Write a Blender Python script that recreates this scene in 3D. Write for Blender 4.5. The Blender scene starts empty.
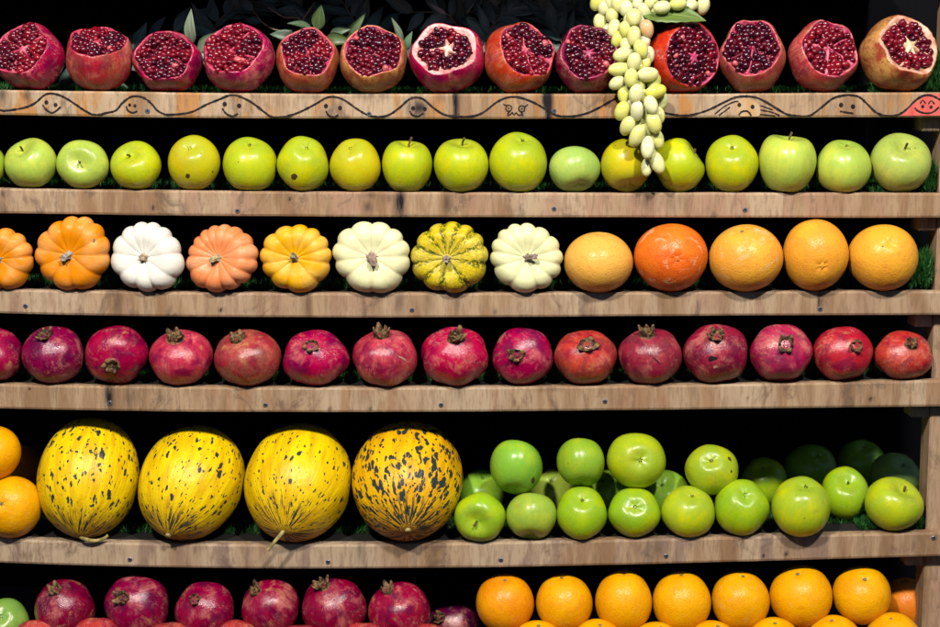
import bpy, math, random
import numpy as np
from mathutils import Vector, Matrix

random.seed(7)
RNG = np.random.default_rng(7)
scene = bpy.context.scene
COL = scene.collection

# ------------------------------------------------------------------ camera
F_PX, CX, CY = 1600.0, 470.0, 313.5          # focal length in photo pixels (940 x 627)
PITCH = math.radians(7.7)
DIST = 2.24
Z0 = 1.25
CAM = np.array([0.0, -DIST * math.cos(PITCH), Z0 + DIST * math.sin(PITCH)])
FWD = np.array([0.0, math.cos(PITCH), -math.sin(PITCH)])
UP = np.array([0.0, math.sin(PITCH), math.cos(PITCH)])
RIGHT = np.array([1.0, 0.0, 0.0])
cd = bpy.data.cameras.new('camera')
cam = bpy.data.objects.new('camera', cd)
COL.objects.link(cam)
cam.location = CAM
cam.rotation_euler = (math.radians(90) - PITCH, 0, 0)
cd.sensor_width = 36.0
cd.lens = F_PX / 940.0 * 36.0
cd.clip_start = 0.05
cd.clip_end = 50
cd.dof.use_dof = True
cd.dof.focus_distance = DIST - 0.02
cd.dof.aperture_fstop = 3.2
scene.camera = cam

# ------------------------------------------------------------------ light
world = bpy.data.worlds.new('World')
scene.world = world
world.use_nodes = True
bg = world.node_tree.nodes['Background']
# dim cool ambient: evening sky above, dark pavement below the horizon
wt = world.node_tree
wtc = wt.nodes.new('ShaderNodeTexCoord')
wsp = wt.nodes.new('ShaderNodeSeparateXYZ')
wmr = wt.nodes.new('ShaderNodeMapRange')
wmx = wt.nodes.new('ShaderNodeMix')
wmx.data_type = 'RGBA'
wt.links.new(wtc.outputs['Generated'], wsp.inputs[0])
wt.links.new(wsp.outputs[2], wmr.inputs[0])
wmr.inputs[1].default_value = -0.10
wmr.inputs[2].default_value = 0.10
wt.links.new(wmr.outputs[0], wmx.inputs[0])
wmx.inputs[6].default_value = (0.04, 0.04, 0.05, 1)
wmx.inputs[7].default_value = (0.40, 0.58, 1.0, 1)
wt.links.new(wmx.outputs[2], bg.inputs['Color'])
bg.inputs['Strength'].default_value = 0.22


def lamp(x, y, z, watts, colour, radius, target=(0, 0, 1.2)):
    ld = bpy.data.lights.new('market_lamp', 'SPOT')
    ld.energy = watts
    ld.color = colour
    ld.shadow_soft_size = radius
    ld.spot_size = math.radians(46)
    ld.spot_blend = 0.5
    o = bpy.data.objects.new('market_lamp', ld)
    COL.objects.link(o)
    o.location = (x, y, z)
    o.rotation_euler = (Vector(target) - Vector((x, y, z))).to_track_quat('-Z', 'Y').to_euler()


lamp(-0.82, -2.25, 3.38, 375, (1.0, 0.94, 0.86), 0.10, (-0.1, 0, 1.24))
lamp(0.74, -2.15, 3.46, 335, (1.0, 0.95, 0.90), 0.10, (0.1, 0, 1.24))

scene.render.engine = 'CYCLES'
scene.cycles.use_denoising = True
scene.cycles.max_bounces = 6
scene.cycles.diffuse_bounces = 1
scene.cycles.glossy_bounces = 3
scene.cycles.transmission_bounces = 3
vs = scene.view_settings
vs.view_transform = 'Standard'
vs.look = 'None'
vs.exposure = 0.0
vs.gamma = 1.0
vs.use_curve_mapping = False


def at(px, py, Y=0.0):
    r = FWD + (px - CX) / F_PX * RIGHT - (py - CY) / F_PX * UP
    t = (Y - CAM[1]) / r[1]
    return CAM + t * r


def mpp(P):
    """metres per photo pixel at a world point"""
    return float(np.dot(np.asarray(P) - CAM, FWD)) / F_PX


# ------------------------------------------------------------------ materials
class NT:
    def __init__(s, name):
        s.m = bpy.data.materials.new(name)
        s.m.use_nodes = True
        s.t = s.m.node_tree
        s.b = s.t.nodes['Principled BSDF']

    def n(s, typ, **kw):
        nd = s.t.nodes.new(typ)
        for k, v in kw.items():
            setattr(nd, k, v)
        return nd

    def put(s, sock, v):
        if v is None:
            return
        if isinstance(v, bpy.types.NodeSocket):
            s.t.links.new(v, sock)
        elif isinstance(v, (tuple, list)) and sock.type == 'RGBA' and len(v) == 3:
            sock.default_value = (*v, 1)
        else:
            sock.default_value = v

    def attr(s, name, out='Vector'):
        return s.n('ShaderNodeAttribute', attribute_name=name).outputs[out]

    def objinfo(s, out):
        return s.n('ShaderNodeObjectInfo').outputs[out]

    def objco(s):
        return s.n('ShaderNodeTexCoord').outputs['Object']

    def map(s, v, scale=(1, 1, 1), loc=(0, 0, 0)):
        nd = s.n('ShaderNodeMapping')
        s.put(nd.inputs['Vector'], v)
        nd.inputs['Scale'].default_value = scale
        nd.inputs['Location'].default_value = loc
        return nd.outputs[0]

    def noise(s, v, scale, detail=3, rough=0.55, w=None, dist=0.0):
        nd = s.n('ShaderNodeTexNoise', noise_dimensions='4D')
        s.put(nd.inputs['Vector'], v)
        nd.inputs['Scale'].default_value = scale
        nd.inputs['Detail'].default_value = detail
        nd.inputs['Roughness'].default_value = rough
        nd.inputs['Distortion'].default_value = dist
        if w is None:
            w = s.math('MULTIPLY', s.objinfo('Random'), 60.0)
        s.put(nd.inputs['W'], w)
        return nd.outputs['Fac']

    def voro(s, v, scale, feature='F1', rnd=1.0):
        nd = s.n('ShaderNodeTexVoronoi', voronoi_dimensions='3D', feature=feature)
        off = s.n('ShaderNodeVectorMath', operation='ADD')
        s.put(off.inputs[0], v)
        cmb = s.n('ShaderNodeCombineXYZ')
        for i, k in enumerate((37.0, 53.0, 71.0)):
            s.put(cmb.inputs[i], s.math('MULTIPLY', s.objinfo('Random'), k))
        s.put(off.inputs[1], cmb.outputs[0])
        s.put(nd.inputs['Vector'], off.outputs[0])
        nd.inputs['Scale'].default_value = scale
        nd.inputs['Randomness'].default_value = rnd
        return nd

    def math(s, op, a, b=None, c=None, clamp=False):
        nd = s.n('ShaderNodeMath', operation=op, use_clamp=clamp)
        s.put(nd.inputs[0], a)
        s.put(nd.inputs[1], b)
        s.put(nd.inputs[2], c)
        return nd.outputs[0]

    def ramp(s, f, lo, hi, a=0.0, b=1.0):
        nd = s.n('ShaderNodeMapRange', interpolation_type='SMOOTHSTEP')
        s.put(nd.inputs[0], f)
        nd.inputs[1].default_value = lo
        nd.inputs[2].default_value = hi
        nd.inputs[3].default_value = a
        nd.inputs[4].default_value = b
        return nd.outputs[0]

    def mix(s, f, a, b, blend='MIX'):
        nd = s.n('ShaderNodeMix', data_type='RGBA', blend_type=blend)
        s.put(nd.inputs[0], f)
        s.put(nd.inputs[6], a)
        s.put(nd.inputs[7], b)
        return nd.outputs[2]

    def sep(s, v, axis):
        nd = s.n('ShaderNodeSeparateXYZ')
        s.put(nd.inputs[0], v)
        return nd.outputs[axis]

    def hsv(s, c, h=0.5, sat=1.0, val=1.0):
        nd = s.n('ShaderNodeHueSaturation')
        s.put(nd.inputs['Hue'], h)
        s.put(nd.inputs['Saturation'], sat)
        s.put(nd.inputs['Value'], val)
        s.put(nd.inputs['Color'], c)
        return nd.outputs[0]

    def bump(s, h, strength, dist):
        nd = s.n('ShaderNodeBump')
        nd.inputs['Strength'].default_value = strength
        nd.inputs['Distance'].default_value = dist
        s.put(nd.inputs['Height'], h)
        s.t.links.new(nd.outputs[0], s.b.inputs['Normal'])

    def done(s, col, rough=0.5, spec=0.5, **kw):
        s.put(s.b.inputs['Base Color'], col)
        s.put(s.b.inputs['Roughness'], rough)
        s.put(s.b.inputs['Specular IOR Level'], spec)
        for k, v in kw.items():
            s.put(s.b.inputs[k.replace('_', ' ')], v)
        return s.m


M = {}


def build_materials():
    # --- apple skin: tint from the object's own colour
    g = NT('apple_skin')
    L = g.attr('loc')
    z = g.sep(L, 2)
    base = g.objinfo('Color')
    yel = g.mix(g.ramp(g.noise(L, 1.5, 2), 0.42, 0.68), base, g.hsv(base, 0.47, 1.02, 1.12))
    pc = g.attr('pc')
    streak = g.noise(g.map(pc, (5, 5, 0.7)), 2.2, 3)
    yel = g.mix(g.ramp(streak, 0.42, 0.7, 0, 0.35), yel, g.hsv(base, 0.515, 0.9, 0.8))
    ends = g.ramp(g.math('ABSOLUTE', z), 0.55, 0.9)
    yel = g.mix(g.math('MULTIPLY', ends, 0.45), yel, (0.16, 0.28, 0.03))
    rus = g.math('MULTIPLY', g.ramp(g.noise(L, 3.2, 4), 0.60, 0.74), 0.42)
    yel = g.mix(rus, yel, (0.36, 0.27, 0.06))
    rs2 = g.math('MULTIPLY', g.ramp(z, 0.62, 0.80), g.ramp(g.noise(L, 7, 5, 0.7), 0.46, 0.58))
    yel = g.mix(g.math('MULTIPLY', rs2, 0.25), yel, (0.27, 0.17, 0.05))
    v = g.voro(L, 11)
    dots = g.ramp(v.outputs['Distance'], 0.07, 0.17, 0.6, 0.0)
    yel = g.mix(dots, yel, (0.55, 0.6, 0.22))
    v2 = g.voro(L, 3.2)
    sp = g.math('MULTIPLY', g.ramp(v2.outputs['Distance'], 0.05, 0.085, 1, 0),
                g.ramp(g.sep(v2.outputs['Color'], 0), 0.74, 0.76))
    yel = g.mix(sp, yel, (0.06, 0.04, 0.015))
    g.bump(g.noise(L, 6, 3), 0.12, 0.004)
    M['apple'] = g.done(yel, g.ramp(g.noise(L, 4, 3), 0.3, 0.7, 0.24, 0.38), 0.36, Coat_Weight=0.10, Coat_Roughness=0.2)

    # --- citrus peel
    g = NT('citrus_peel')
    L = g.attr('loc')
    base = g.objinfo('Color')
    c = g.mix(g.ramp(g.noise(L, 1.1, 2), 0.42, 0.64, 0, 0.7), base, g.hsv(base, 0.490, 1.0, 0.90))
    c = g.mix(g.ramp(g.noise(L, 1.6, 2), 0.48, 0.68, 0, 0.5), c, g.hsv(base, 0.510, 1.0, 1.03))
    c = g.mix(g.ramp(g.noise(L, 6, 4), 0.52, 0.68, 0, 0.35), c, g.hsv(base, 0.485, 1.0, 0.78))
    pore = g.voro(L, 19).outputs['Distance']
    c = g.mix(g.ramp(pore, 0.0, 0.30, 0.40, 0), c, g.hsv(base, 0.48, 1, 0.55))
    scar = g.math('MULTIPLY', g.ramp(g.noise(L, 2.2, 6, 0.7, dist=0.8), 0.545, 0.64), g.objinfo('Alpha'))
    c = g.mix(scar, c, g.mix(0.55, base, (0.75, 0.50, 0.30)))
    v2 = g.voro(L, 4.0)
    sp = g.math('MULTIPLY', g.ramp(v2.outputs['Distance'], 0.04, 0.075, 0.8, 0),
                g.ramp(g.sep(v2.outputs['Color'], 0), 0.72, 0.74))
    c = g.mix(sp, c, (0.10, 0.05, 0.015))
    h = g.math('ADD', g.math('MULTIPLY', g.ramp(pore, 0.0, 0.4), 0.8), g.noise(L, 8, 3))
    g.bump(h, 0.42, 0.0018)
    M['citrus'] = g.done(c, 0.32, 0.26)

    # --- pomegranate rind (whole and cut fruit)
    g = NT('pomegranate_rind')
    L = g.attr('loc')
    base = g.objinfo('Color')
    base = g.hsv(base, 0.493, 1.06, 0.88)
    pale = g.mix(0.50, base, (0.78, 0.27, 0.20))
    n1 = g.noise(L, 1.25, 4, 0.62, dist=0.8)
    c = g.mix(g.ramp(n1, 0.51, 0.65, 0, 0.85), base, pale)
    c = g.mix(g.ramp(g.noise(L, 1.7, 4, 0.65, dist=0.9), 0.57, 0.68, 0, 0.6), c, (0.50, 0.25, 0.09))
    c = g.mix(g.ramp(g.noise(L, 1.5, 3, 0.6, dist=0.5), 0.49, 0.62, 0, 0.85), c, g.hsv(base, 0.475, 1.1, 0.42))
    pc = g.attr('pc')
    c = g.mix(g.ramp(g.noise(g.map(pc, (7, 7, 0.8)), 2.2, 5, 0.7), 0.48, 0.60, 0, 0.55), c, g.hsv(base, 0.485, 1.05, 0.5))
    fine = g.noise(L, 13, 5, 0.75)
    patch = g.ramp(g.noise(L, 1.8, 3, 0.6), 0.50, 0.64)
    spk = g.math('MULTIPLY', g.ramp(g.noise(g.map(pc, (8, 8, 3.0)), 3.2, 5, 0.75), 0.50, 0.60), patch)
    c = g.mix(g.math('MULTIPLY', spk, 0.55), c, g.hsv(pale, 0.51, 0.8, 1.15))
    c = g.mix(g.math('MULTIPLY', g.ramp(g.noise(L, 7, 5, 0.75), 0.56, 0.66), 0.55), c, (0.09, 0.016, 0.02))
    alpha = g.objinfo('Alpha')                      # 1 = ordinary, lower = leathery tan
    tan = g.mix(g.ramp(g.noise(L, 2.0, 5, 0.65, dist=0.6), 0.42, 0.60), (0.52, 0.25, 0.07), (0.34, 0.05, 0.025))
    tan = g.mix(g.ramp(fine, 0.50, 0.64, 0, 0.75), tan, (0.13, 0.055, 0.02))
    c = g.mix(alpha, tan, c)
    g.bump(g.math('ADD', fine, g.noise(L, 3, 3)), 0.25, 0.0022)
    M['rind'] = g.done(c, g.ramp(g.noise(L, 5, 4), 0.35, 0.65, 0.15, 0.32), 0.5)

    g = NT('pomegranate_pith')
    L = g.attr('loc')
    base = g.objinfo('Color')
    c = g.mix(g.ramp(g.noise(L, 5, 4), 0.4, 0.65), base, g.hsv(base, 0.49, 1.35, 0.62))
    c = g.mix(g.ramp(g.noise(L, 9, 4), 0.58, 0.72, 0, 0.6), c, (0.75, 0.5, 0.28))
    g.bump(g.noise(L, 12, 4), 0.4, 0.002)
    M['pith'] = g.done(c, 0.4, 0.5, Subsurface_Weight=0.0)

    g = NT('pomegranate_seed')
    tint = g.attr('tint', 'Fac')
    L = g.attr('loc')
    c = g.mix(tint, (0.040, 0.0015, 0.010), (0.36, 0.007, 0.018))
    c = g.mix(g.ramp(tint, 0.92, 0.97), c, (0.62, 0.12, 0.13))
    c = g.mix(g.ramp(g.noise(L, 9, 2), 0.45, 0.75, 0, 0.5), c, g.hsv(c, 0.5, 1, 0.45))
    M['seed'] = g.done(c, 0.20, 0.5)

    g = NT('pomegranate_crown_skin')
    L = g.attr('loc')
    c = g.mix(g.ramp(g.noise(L, 7, 4), 0.38, 0.66), (0.022, 0.011, 0.007), (0.27, 0.15, 0.06))
    c = g.mix(g.ramp(g.sep(L, 2), 0.865, 0.90, 0.85, 0), c, g.objinfo('Color'))
    g.bump(g.noise(L, 16, 4), 0.5, 0.002)
    M['crown'] = g.done(c, 0.62, 0.3)

    # --- pumpkin
    g = NT('pumpkin_skin')
    L = g.attr('loc')
    base = g.objinfo('Color')
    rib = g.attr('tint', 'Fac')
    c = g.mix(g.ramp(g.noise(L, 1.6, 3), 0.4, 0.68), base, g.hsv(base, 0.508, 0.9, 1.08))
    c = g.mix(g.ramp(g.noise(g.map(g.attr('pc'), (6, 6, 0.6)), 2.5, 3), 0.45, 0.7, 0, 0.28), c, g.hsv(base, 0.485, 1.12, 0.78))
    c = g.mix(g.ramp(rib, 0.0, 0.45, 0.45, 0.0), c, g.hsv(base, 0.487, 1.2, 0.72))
    c = g.mix(g.ramp(g.noise(L, 10, 5, 0.7), 0.64, 0.74, 0, 0.4), c, g.hsv(base, 0.5, 0.7, 0.62))
    # green mottling where the object's alpha is low
    mot = g.ramp(g.noise(g.map(g.attr('pc'), (3.4, 3.4, 2.0)), 3.4, 6, 0.72, dist=0.6), 0.44, 0.53)
    mot = g.math('MULTIPLY', mot, g.ramp(rib, 0.20, 0.98, 1.0, 0.30))
    mot = g.math('MULTIPLY', mot, g.math('SUBTRACT', 1.0, g.objinfo('Alpha')))
    c = g.mix(mot, c, (0.06, 0.085, 0.008))
    g.bump(g.math('ADD', g.noise(L, 7, 4), g.math('MULTIPLY', g.noise(L, 30, 2), 0.25)), 0.15, 0.004)
    M['pumpkin'] = g.done(c, g.ramp(g.noise(L, 5, 3), 0.3, 0.7, 0.32, 0.46), 0.24)

    g = NT('dry_stem')
    L = g.attr('loc')
    c = g.mix(g.ramp(g.noise(g.map(L, (9, 9, 3)), 1.6, 4), 0.35, 0.68), g.hsv(g.objinfo('Color'), 0.5, 1.1, 0.45), g.objinfo('Color'))
    g.bump(g.noise(g.map(L, (9, 9, 3)), 2, 4), 0.5, 0.002)
    M['stem'] = g.done(c, 0.7, 0.25)

    # --- spotted melon; 'tint' of the object colour alpha = spot density
    g = NT('melon_rind')
    L = g.attr('loc')
    pc = g.attr('pc')
    base = g.objinfo('Color')
    c = g.mix(g.ramp(g.noise(g.map(pc, (3, 3, 0.8)), 2.4, 4), 0.4, 0.66), base, g.hsv(base, 0.482, 1.0, 0.82))
    pole = g.ramp(g.sep(pc, 2), 0.12, 1.0, 1, 0)           # near the stem pole
    c = g.mix(g.math('MULTIPLY', pole, 0.35), c, (0.62, 0.24, 0.015))
    wv = g.n('ShaderNodeVectorMath', operation='ADD')
    nz = g.n('ShaderNodeTexNoise')
    g.put(nz.inputs['Vector'], pc)
    nz.inputs['Scale'].default_value = 7
    nz.inputs['Detail'].default_value = 3
    sc_ = g.n('ShaderNodeVectorMath', operation='SCALE')
    g.put(sc_.inputs[0], nz.outputs['Color'])
    sc_.inputs['Scale'].default_value = 0.16
    g.put(wv.inputs[0], g.map(pc, (1, 1, 0.62)))
    g.put(wv.inputs[1], sc_.outputs[0])
    W = wv.outputs[0]
    dens = g.objinfo('Alpha')
    tot = None
    for scl, r0, pick in ((5.6, 0.22, 0.46), (8.0, 0.33, 0.34), (14.0, 0.36, 0.40)):
        v = g.voro(W, scl)
        cr = g.sep(v.outputs['Color'], 0)
        rad = g.math('MULTIPLY', g.math('MULTIPLY', dens, r0), g.math('ADD', 0.35, g.sep(v.outputs['Color'], 1)))
        m = g.math('MULTIPLY', g.ramp(g.math('SUBTRACT', v.outputs['Distance'], rad), -0.03, 0.03, 1, 0),
                   g.math('GREATER_THAN', g.math('MULTIPLY', dens, cr), pick))
        tot = m if tot is None else g.math('MAXIMUM', tot, m)
    lines = g.math('MULTIPLY', g.ramp(g.noise(g.map(pc, (6, 6, 1.1)), 2.1, 3), 0.50, 0.56), g.ramp(g.sep(pc, 2), 0.35, 0.85, 1, 0))
    tot = g.math('MAXIMUM', tot, lines)
    c = g.mix(tot, c, (0.030, 0.040, 0.034))
    g.bump(g.math('SUBTRACT', g.math('ADD', g.noise(g.map(pc, (7, 7, 0.7)), 3, 4), g.noise(L, 9, 4)), g.math('MULTIPLY', tot, 0.4)), 0.32, 0.004)
    M['melon'] = g.done(c, 0.33, 0.26)

    # --- grapes
    g = NT('grape_skin')
    L = g.attr('loc')
    base = g.objinfo('Color')
    c = g.mix(g.ramp(g.noise(L, 0.8, 1), 0.42, 0.6, 0, 0.6), base, g.hsv(base, 0.488, 1.3, 0.95))
    c = g.mix(g.ramp(g.noise(L, 2.5, 4, 0.7), 0.52, 0.68, 0, 0.35), c, (0.74, 0.76, 0.60))
    M['grape'] = g.done(c, g.ramp(g.noise(L, 3, 3), 0.3, 0.7, 0.12, 0.26), 0.5, Transmission_Weight=0.10, IOR=1.38, Subsurface_Weight=0.6,
                        Subsurface_Radius=(0.8, 0.9, 0.3), Subsurface_Scale=0.006)

    g = NT('leaf_blade')
    L = g.attr('loc')
    base = g.objinfo('Color')
    c = g.mix(g.ramp(g.noise(L, 3, 3), 0.35, 0.7), base, g.hsv(base, 0.5, 0.9, 0.6))
    vein = g.ramp(g.math('ABSOLUTE', g.sep(L, 1)), 0.0, 0.07, 0.55, 0)
    c = g.mix(vein, c, g.hsv(base, 0.48, 0.7, 1.9))
    M['leaf'] = g.done(c, 0.42, 0.45)

    g = NT('twig_bark')
    L = g.objco()
    M['twig'] = g.done(g.mix(g.ramp(g.noise(L, 60, 3), 0.35, 0.7), (0.30, 0.22, 0.12), (0.50, 0.40, 0.26)), 0.6, 0.3)

    g = NT('artificial_grass')
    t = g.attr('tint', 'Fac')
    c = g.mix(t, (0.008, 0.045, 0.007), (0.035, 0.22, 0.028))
    M['grass'] = g.done(c, 0.5, 0.35)

    # --- plywood edge boards; 'stain' is dirt with a shape of its own
    g = NT('plywood_edge')
    L = g.objco()
    wob = g.noise(L, 6, 2)
    n1 = g.noise(g.map(L, (24, 24, 3.2)), 1.6, 5, 0.6, dist=0.5)
    n2 = g.noise(g.map(L, (5, 5, 1.6)), 1.4, 3, dist=0.4)
    n3 = g.noise(g.map(L, (110, 110, 16)), 2.2, 4, 0.65)
    c = g.mix(g.ramp(n1, 0.38, 0.62), (0.42, 0.285, 0.170), (0.275, 0.160, 0.083))
    c = g.mix(g.ramp(n2, 0.47, 0.60, 0, 0.8), c, (0.49, 0.365, 0.24))
    c = g.mix(g.ramp(g.noise(g.map(L, (9, 9, 1.6)), 2.1, 5, 0.65, dist=1.2), 0.50, 0.60, 0, 0.85), c, g.objinfo('Color'))
    c = g.mix(g.ramp(n3, 0.46, 0.64, 0, 0.48), c, (0.20, 0.12, 0.07))
    smear = g.ramp(g.noise(g.map(L, (7, 7, 4)), 2.4, 5, 0.7, dist=1.5), 0.53, 0.66, 0, 0.65)
    c = g.mix(smear, c, (0.125, 0.082, 0.058))
    v = g.voro(L, 26)
    fl = g.math('MULTIPLY', g.ramp(v.outputs['Distance'], 0.03, 0.075, 0.85, 0), g.ramp(g.sep(v.outputs['Color'], 0), 0.86, 0.88))
    c = g.mix(fl, c, (0.05, 0.03, 0.02))
    st = g.math('MULTIPLY', g.attr('tint', 'Fac'), g.ramp(g.noise(g.map(L, (60, 60, 10)), 1.5, 4, 0.65), 0.36, 0.56, 0.45, 1.5), None, True)
    c = g.mix(st, c, (0.012, 0.010, 0.014))
    g.bump(g.math('ADD', n1, n3), 0.35, 0.0016)
    M['wood'] = g.done(c, 0.65, 0.14)

    g = NT('dark_deck')
    L = g.objco()
    M['deck'] = g.done(g.mix(g.noise(L, 20, 3), (0.012, 0.012, 0.013), (0.03, 0.026, 0.022)), 0.85, 0.15)
    g = NT('painted_gloom')  # near-black colour carries the shade of the shelf interior
    L = g.objco()
    M['gloom'] = g.done(g.mix(g.noise(L, 12, 3), (0.003, 0.003, 0.004), (0.007, 0.007, 0.009)), 0.95, 0.05)

    g = NT('marker_ink')
    L = g.objco()
    M['ink'] = g.done(g.mix(g.ramp(g.noise(L, 260, 3), 0.35, 0.75), (0.010, 0.008, 0.010), (0.05, 0.035, 0.03)), 0.6, 0.1)
    g = NT('red_paint')
    L = g.objco()
    n = g.noise(g.map(L, (60, 60, 14)), 1.5, 4)
    M['red'] = g.done(g.mix(g.ramp(n, 0.35, 0.7), (0.66, 0.075, 0.07), (0.62, 0.17, 0.12)), 0.55, 0.35)
    g = NT('amber_paint')
    L = g.objco()
    M['amber'] = g.done(g.mix(g.ramp(g.noise(g.map(L, (60, 60, 14)), 1.5, 4), 0.4, 0.7), (0.52, 0.30, 0.12), (0.52, 0.38, 0.24)), 0.6, 0.3)
    g = NT('screw_zinc')
    L = g.objco()
    M['zinc'] = g.done(g.mix(g.noise(L, 600, 2), (0.30, 0.34, 0.42), (0.16, 0.18, 0.24)), 0.38, 0.5, Metallic=0.85)
    g = NT('screw_recess')
    M['recess'] = g.done((0.02, 0.02, 0.025), 0.6, 0.3)
    g = NT('bruise')
    L = g.objco()
    M['bruise'] = g.done(g.mix(g.noise(L, 400, 3), g.objinfo('Color'), g.hsv(g.objinfo('Color'), 0.5, 1, 0.5)), 0.6, 0.3)


build_materials()


# ------------------------------------------------------------------ mesh helpers
def mesh_obj(name, verts, faces, mat, parent=None, attrs=None, smooth=True, color=None, offset=None):
    me = bpy.data.meshes.new(name)
    v = np.asarray(verts, dtype=float)
    if offset is not None:
        v = v - np.asarray(offset)
    me.from_pydata(v.tolist(), [], faces)
    me.polygons.foreach_set('use_smooth', [smooth] * len(me.polygons))
    if attrs:
        for k, a in attrs.items():
            a = np.asarray(a, dtype=np.float32)
            if a.ndim == 2:
                at_ = me.attributes.new(k, 'FLOAT_VECTOR', 'POINT')
                at_.data.foreach_set('vector', a.ravel())
            else:
                at_ = me.attributes.new(k, 'FLOAT', 'POINT')
                at_.data.foreach_set('value', a.ravel())
    me.materials.append(M[mat])
    me.update()
    o = bpy.data.objects.new(name, me)
    COL.objects.link(o)
    if parent is not None:
        o.parent = parent
    if color is not None:
        o.color = tuple(color) if len(color) == 4 else (*color, 1.0)
    return o


def empty(name, loc, label=None, cat=None, group=None):
    o = bpy.data.objects.new(name, None)
    COL.objects.link(o)
    o.location = [float(q) for q in loc]
    o.empty_display_size = 0.02
    if label:
        o['label'] = label
    if cat:
        o['category'] = cat
    if group:
        o['group'] = group
    return o


def grid_sphere(nt, nph, fn, t0=0.0, t1=math.pi, cap0=True, cap1=True):
    """fn(theta, phi arrays) -> xyz ; returns verts, faces, theta, phi"""
    th = np.linspace(t0, t1, nt + 1)
    rows = []
    V, T, P, faces = [], [], [], []
    for i, t in enumerate(th):
        pole = (i == 0 and cap0) or (i == nt and cap1)
        if pole:
            xs = fn(np.array([t]), np.array([0.0]))
            xs = xs.copy()
            xs[:, 0] = 0
            xs[:, 1] = 0
            rows.append([len(T)])
            V.append(xs); T.append(t); P.append(0.0)
        else:
            ph = np.arange(nph) * 2 * math.pi / nph
            xs = fn(np.full(nph, t), ph)
            rows.append(list(range(len(T), len(T) + nph)))
            V.append(xs); T.extend([t] * nph); P.extend(ph)
    for i in range(nt):
        a, b = rows[i], rows[i + 1]
        if len(a) == 1 and len(b) == 1:
            continue
        for j in range(nph):
            k = (j + 1) % nph
            if len(a) == 1:
                faces.append((a[0], b[j], b[k]))
            elif len(b) == 1:
                faces.append((a[j], b[0], a[k]))
            else:
                faces.append((a[j], b[j], b[k], a[k]))
    return np.vstack(V), faces, np.array(T), np.array(P)


def polar_attr(T, P):
    s = np.minimum(1, np.sin(T) * 8)
    return np.stack([np.cos(P) * s, np.sin(P) * s, T], 1)


def lump(v, seed, amp, freq=1.6):
    r = np.random.default_rng(seed)
    d = np.zeros(len(v))
    for _ in range(5):
        k = r.normal(size=3) * freq
        d += np.sin(v @ k + r.uniform(0, 6.28))
    d *= amp / 2.2
    return v * (1 + d)[:, None]


def tube(path, radii, n=8, cap=True):
    path = np.asarray(path, float)
    m = len(path)
    if np.isscalar(radii):
        radii = [radii] * m
    V, F = [], []
    prev = None
    for i in range(m):
        d = path[min(i + 1, m - 1)] - path[max(i - 1, 0)]
        d /= np.linalg.norm(d) + 1e-12
        a = prev if prev is not None else (np.array([0, 0, 1.0]) if abs(d[2]) < 0.9 else np.array([1.0, 0, 0]))
        u = a - d * np.dot(a, d)
        u /= np.linalg.norm(u) + 1e-12
        prev = u
        w = np.cross(d, u)
        for j in range(n):
            t = 2 * math.pi * j / n
            V.append(path[i] + radii[i] * (math.cos(t) * u + math.sin(t) * w))
    for i in range(m - 1):
        for j in range(n):
            k = (j + 1) % n
            F.append((i * n + j, i * n + k, (i + 1) * n + k, (i + 1) * n + j))
    if cap:
        F.append(tuple(reversed(range(n))))
        F.append(tuple(range((m - 1) * n, m * n)))
    return np.array(V), F


def ico(sub=1):
    import bmesh
    bm = bmesh.new()
    bmesh.ops.create_icosphere(bm, subdivisions=sub, radius=1)
    v = np.array([q.co[:] for q in bm.verts])
    f = [tuple(q.index for q in p.verts) for p in bm.faces]
    bm.free()
    return v, f


ICO1 = ico(1)
ICO2 = ico(2)


def basis(n, roll=0.0):
    """rotation matrix whose third column is n"""
    n = np.asarray(n, float)
    n /= np.linalg.norm(n)
    a = UP - n * np.dot(UP, n)
    if np.linalg.norm(a) < 1e-3:
        a = FWD - n * np.dot(FWD, n)
    a /= np.linalg.norm(a)
    b = np.cross(n, a)
    c, s = math.cos(roll), math.sin(roll)
    x = c * a + s * b
    y = np.cross(n, x)
    return np.stack([x, y, n], 1)


def screen_dir(nx, nz):
    l = math.hypot(nx, nz)
    if l > 0.97:
        nx, nz = nx / l * 0.97, nz / l * 0.97
    return nx * RIGHT + nz * UP - math.sqrt(1 - nx * nx - nz * nz) * FWD


# ------------------------------------------------------------------ the rack: boards follow the photo's slight sag
BX = [0, 240, 470, 700, 940]
BTOP = {0: [-48, -46, -45, -46, -47],
        1: [90, 93, 94.5, 93.5, 92.5], 2: [188.4, 191.5, 192.5, 193, 193.3], 3: [289.8, 293, 293.2, 292.3, 291],
        4: [384.5, 387.4, 387.6, 384.8, 380.5], 5: [538.8, 544.3, 543.8, 537.6, 532.5], 6: [678, 682, 682, 679, 676]}
BBOT = {0: [-24, -22, -21, -22, -23],
        1: [114.6, 118, 118.7, 117.6, 116.8], 2: [213, 215.8, 217, 217.4, 217.5], 3: [313, 317, 317, 315.7, 315],
        4: [408.4, 411.7, 412, 409, 406.4], 5: [562.7, 568, 568, 562.5, 556.3], 6: [704, 708, 708, 705, 702]}
BFRONT = {0: 0, 1: 0, 2: 0, 3: 0, 4: 0, 5: 0, 6: -0.03}
WTOP, WBOT = {}, {}
for r in BTOP:
    cT = np.polyfit(BX, BTOP[r], 3)
    cB = np.polyfit(BX, BBOT[r], 3)
    xs = np.linspace(0, 940, 41)
    tp = np.array([at(x, np.polyval(cT, x), BFRONT[r]) for x in xs])
    bt = np.array([at(x, np.polyval(cB, x), BFRONT[r]) for x in xs])
    WTOP[r] = np.polyfit(tp[:, 0], tp[:, 2], 3)
    WBOT[r] = np.polyfit(bt[:, 0], bt[:, 2], 3)


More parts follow.
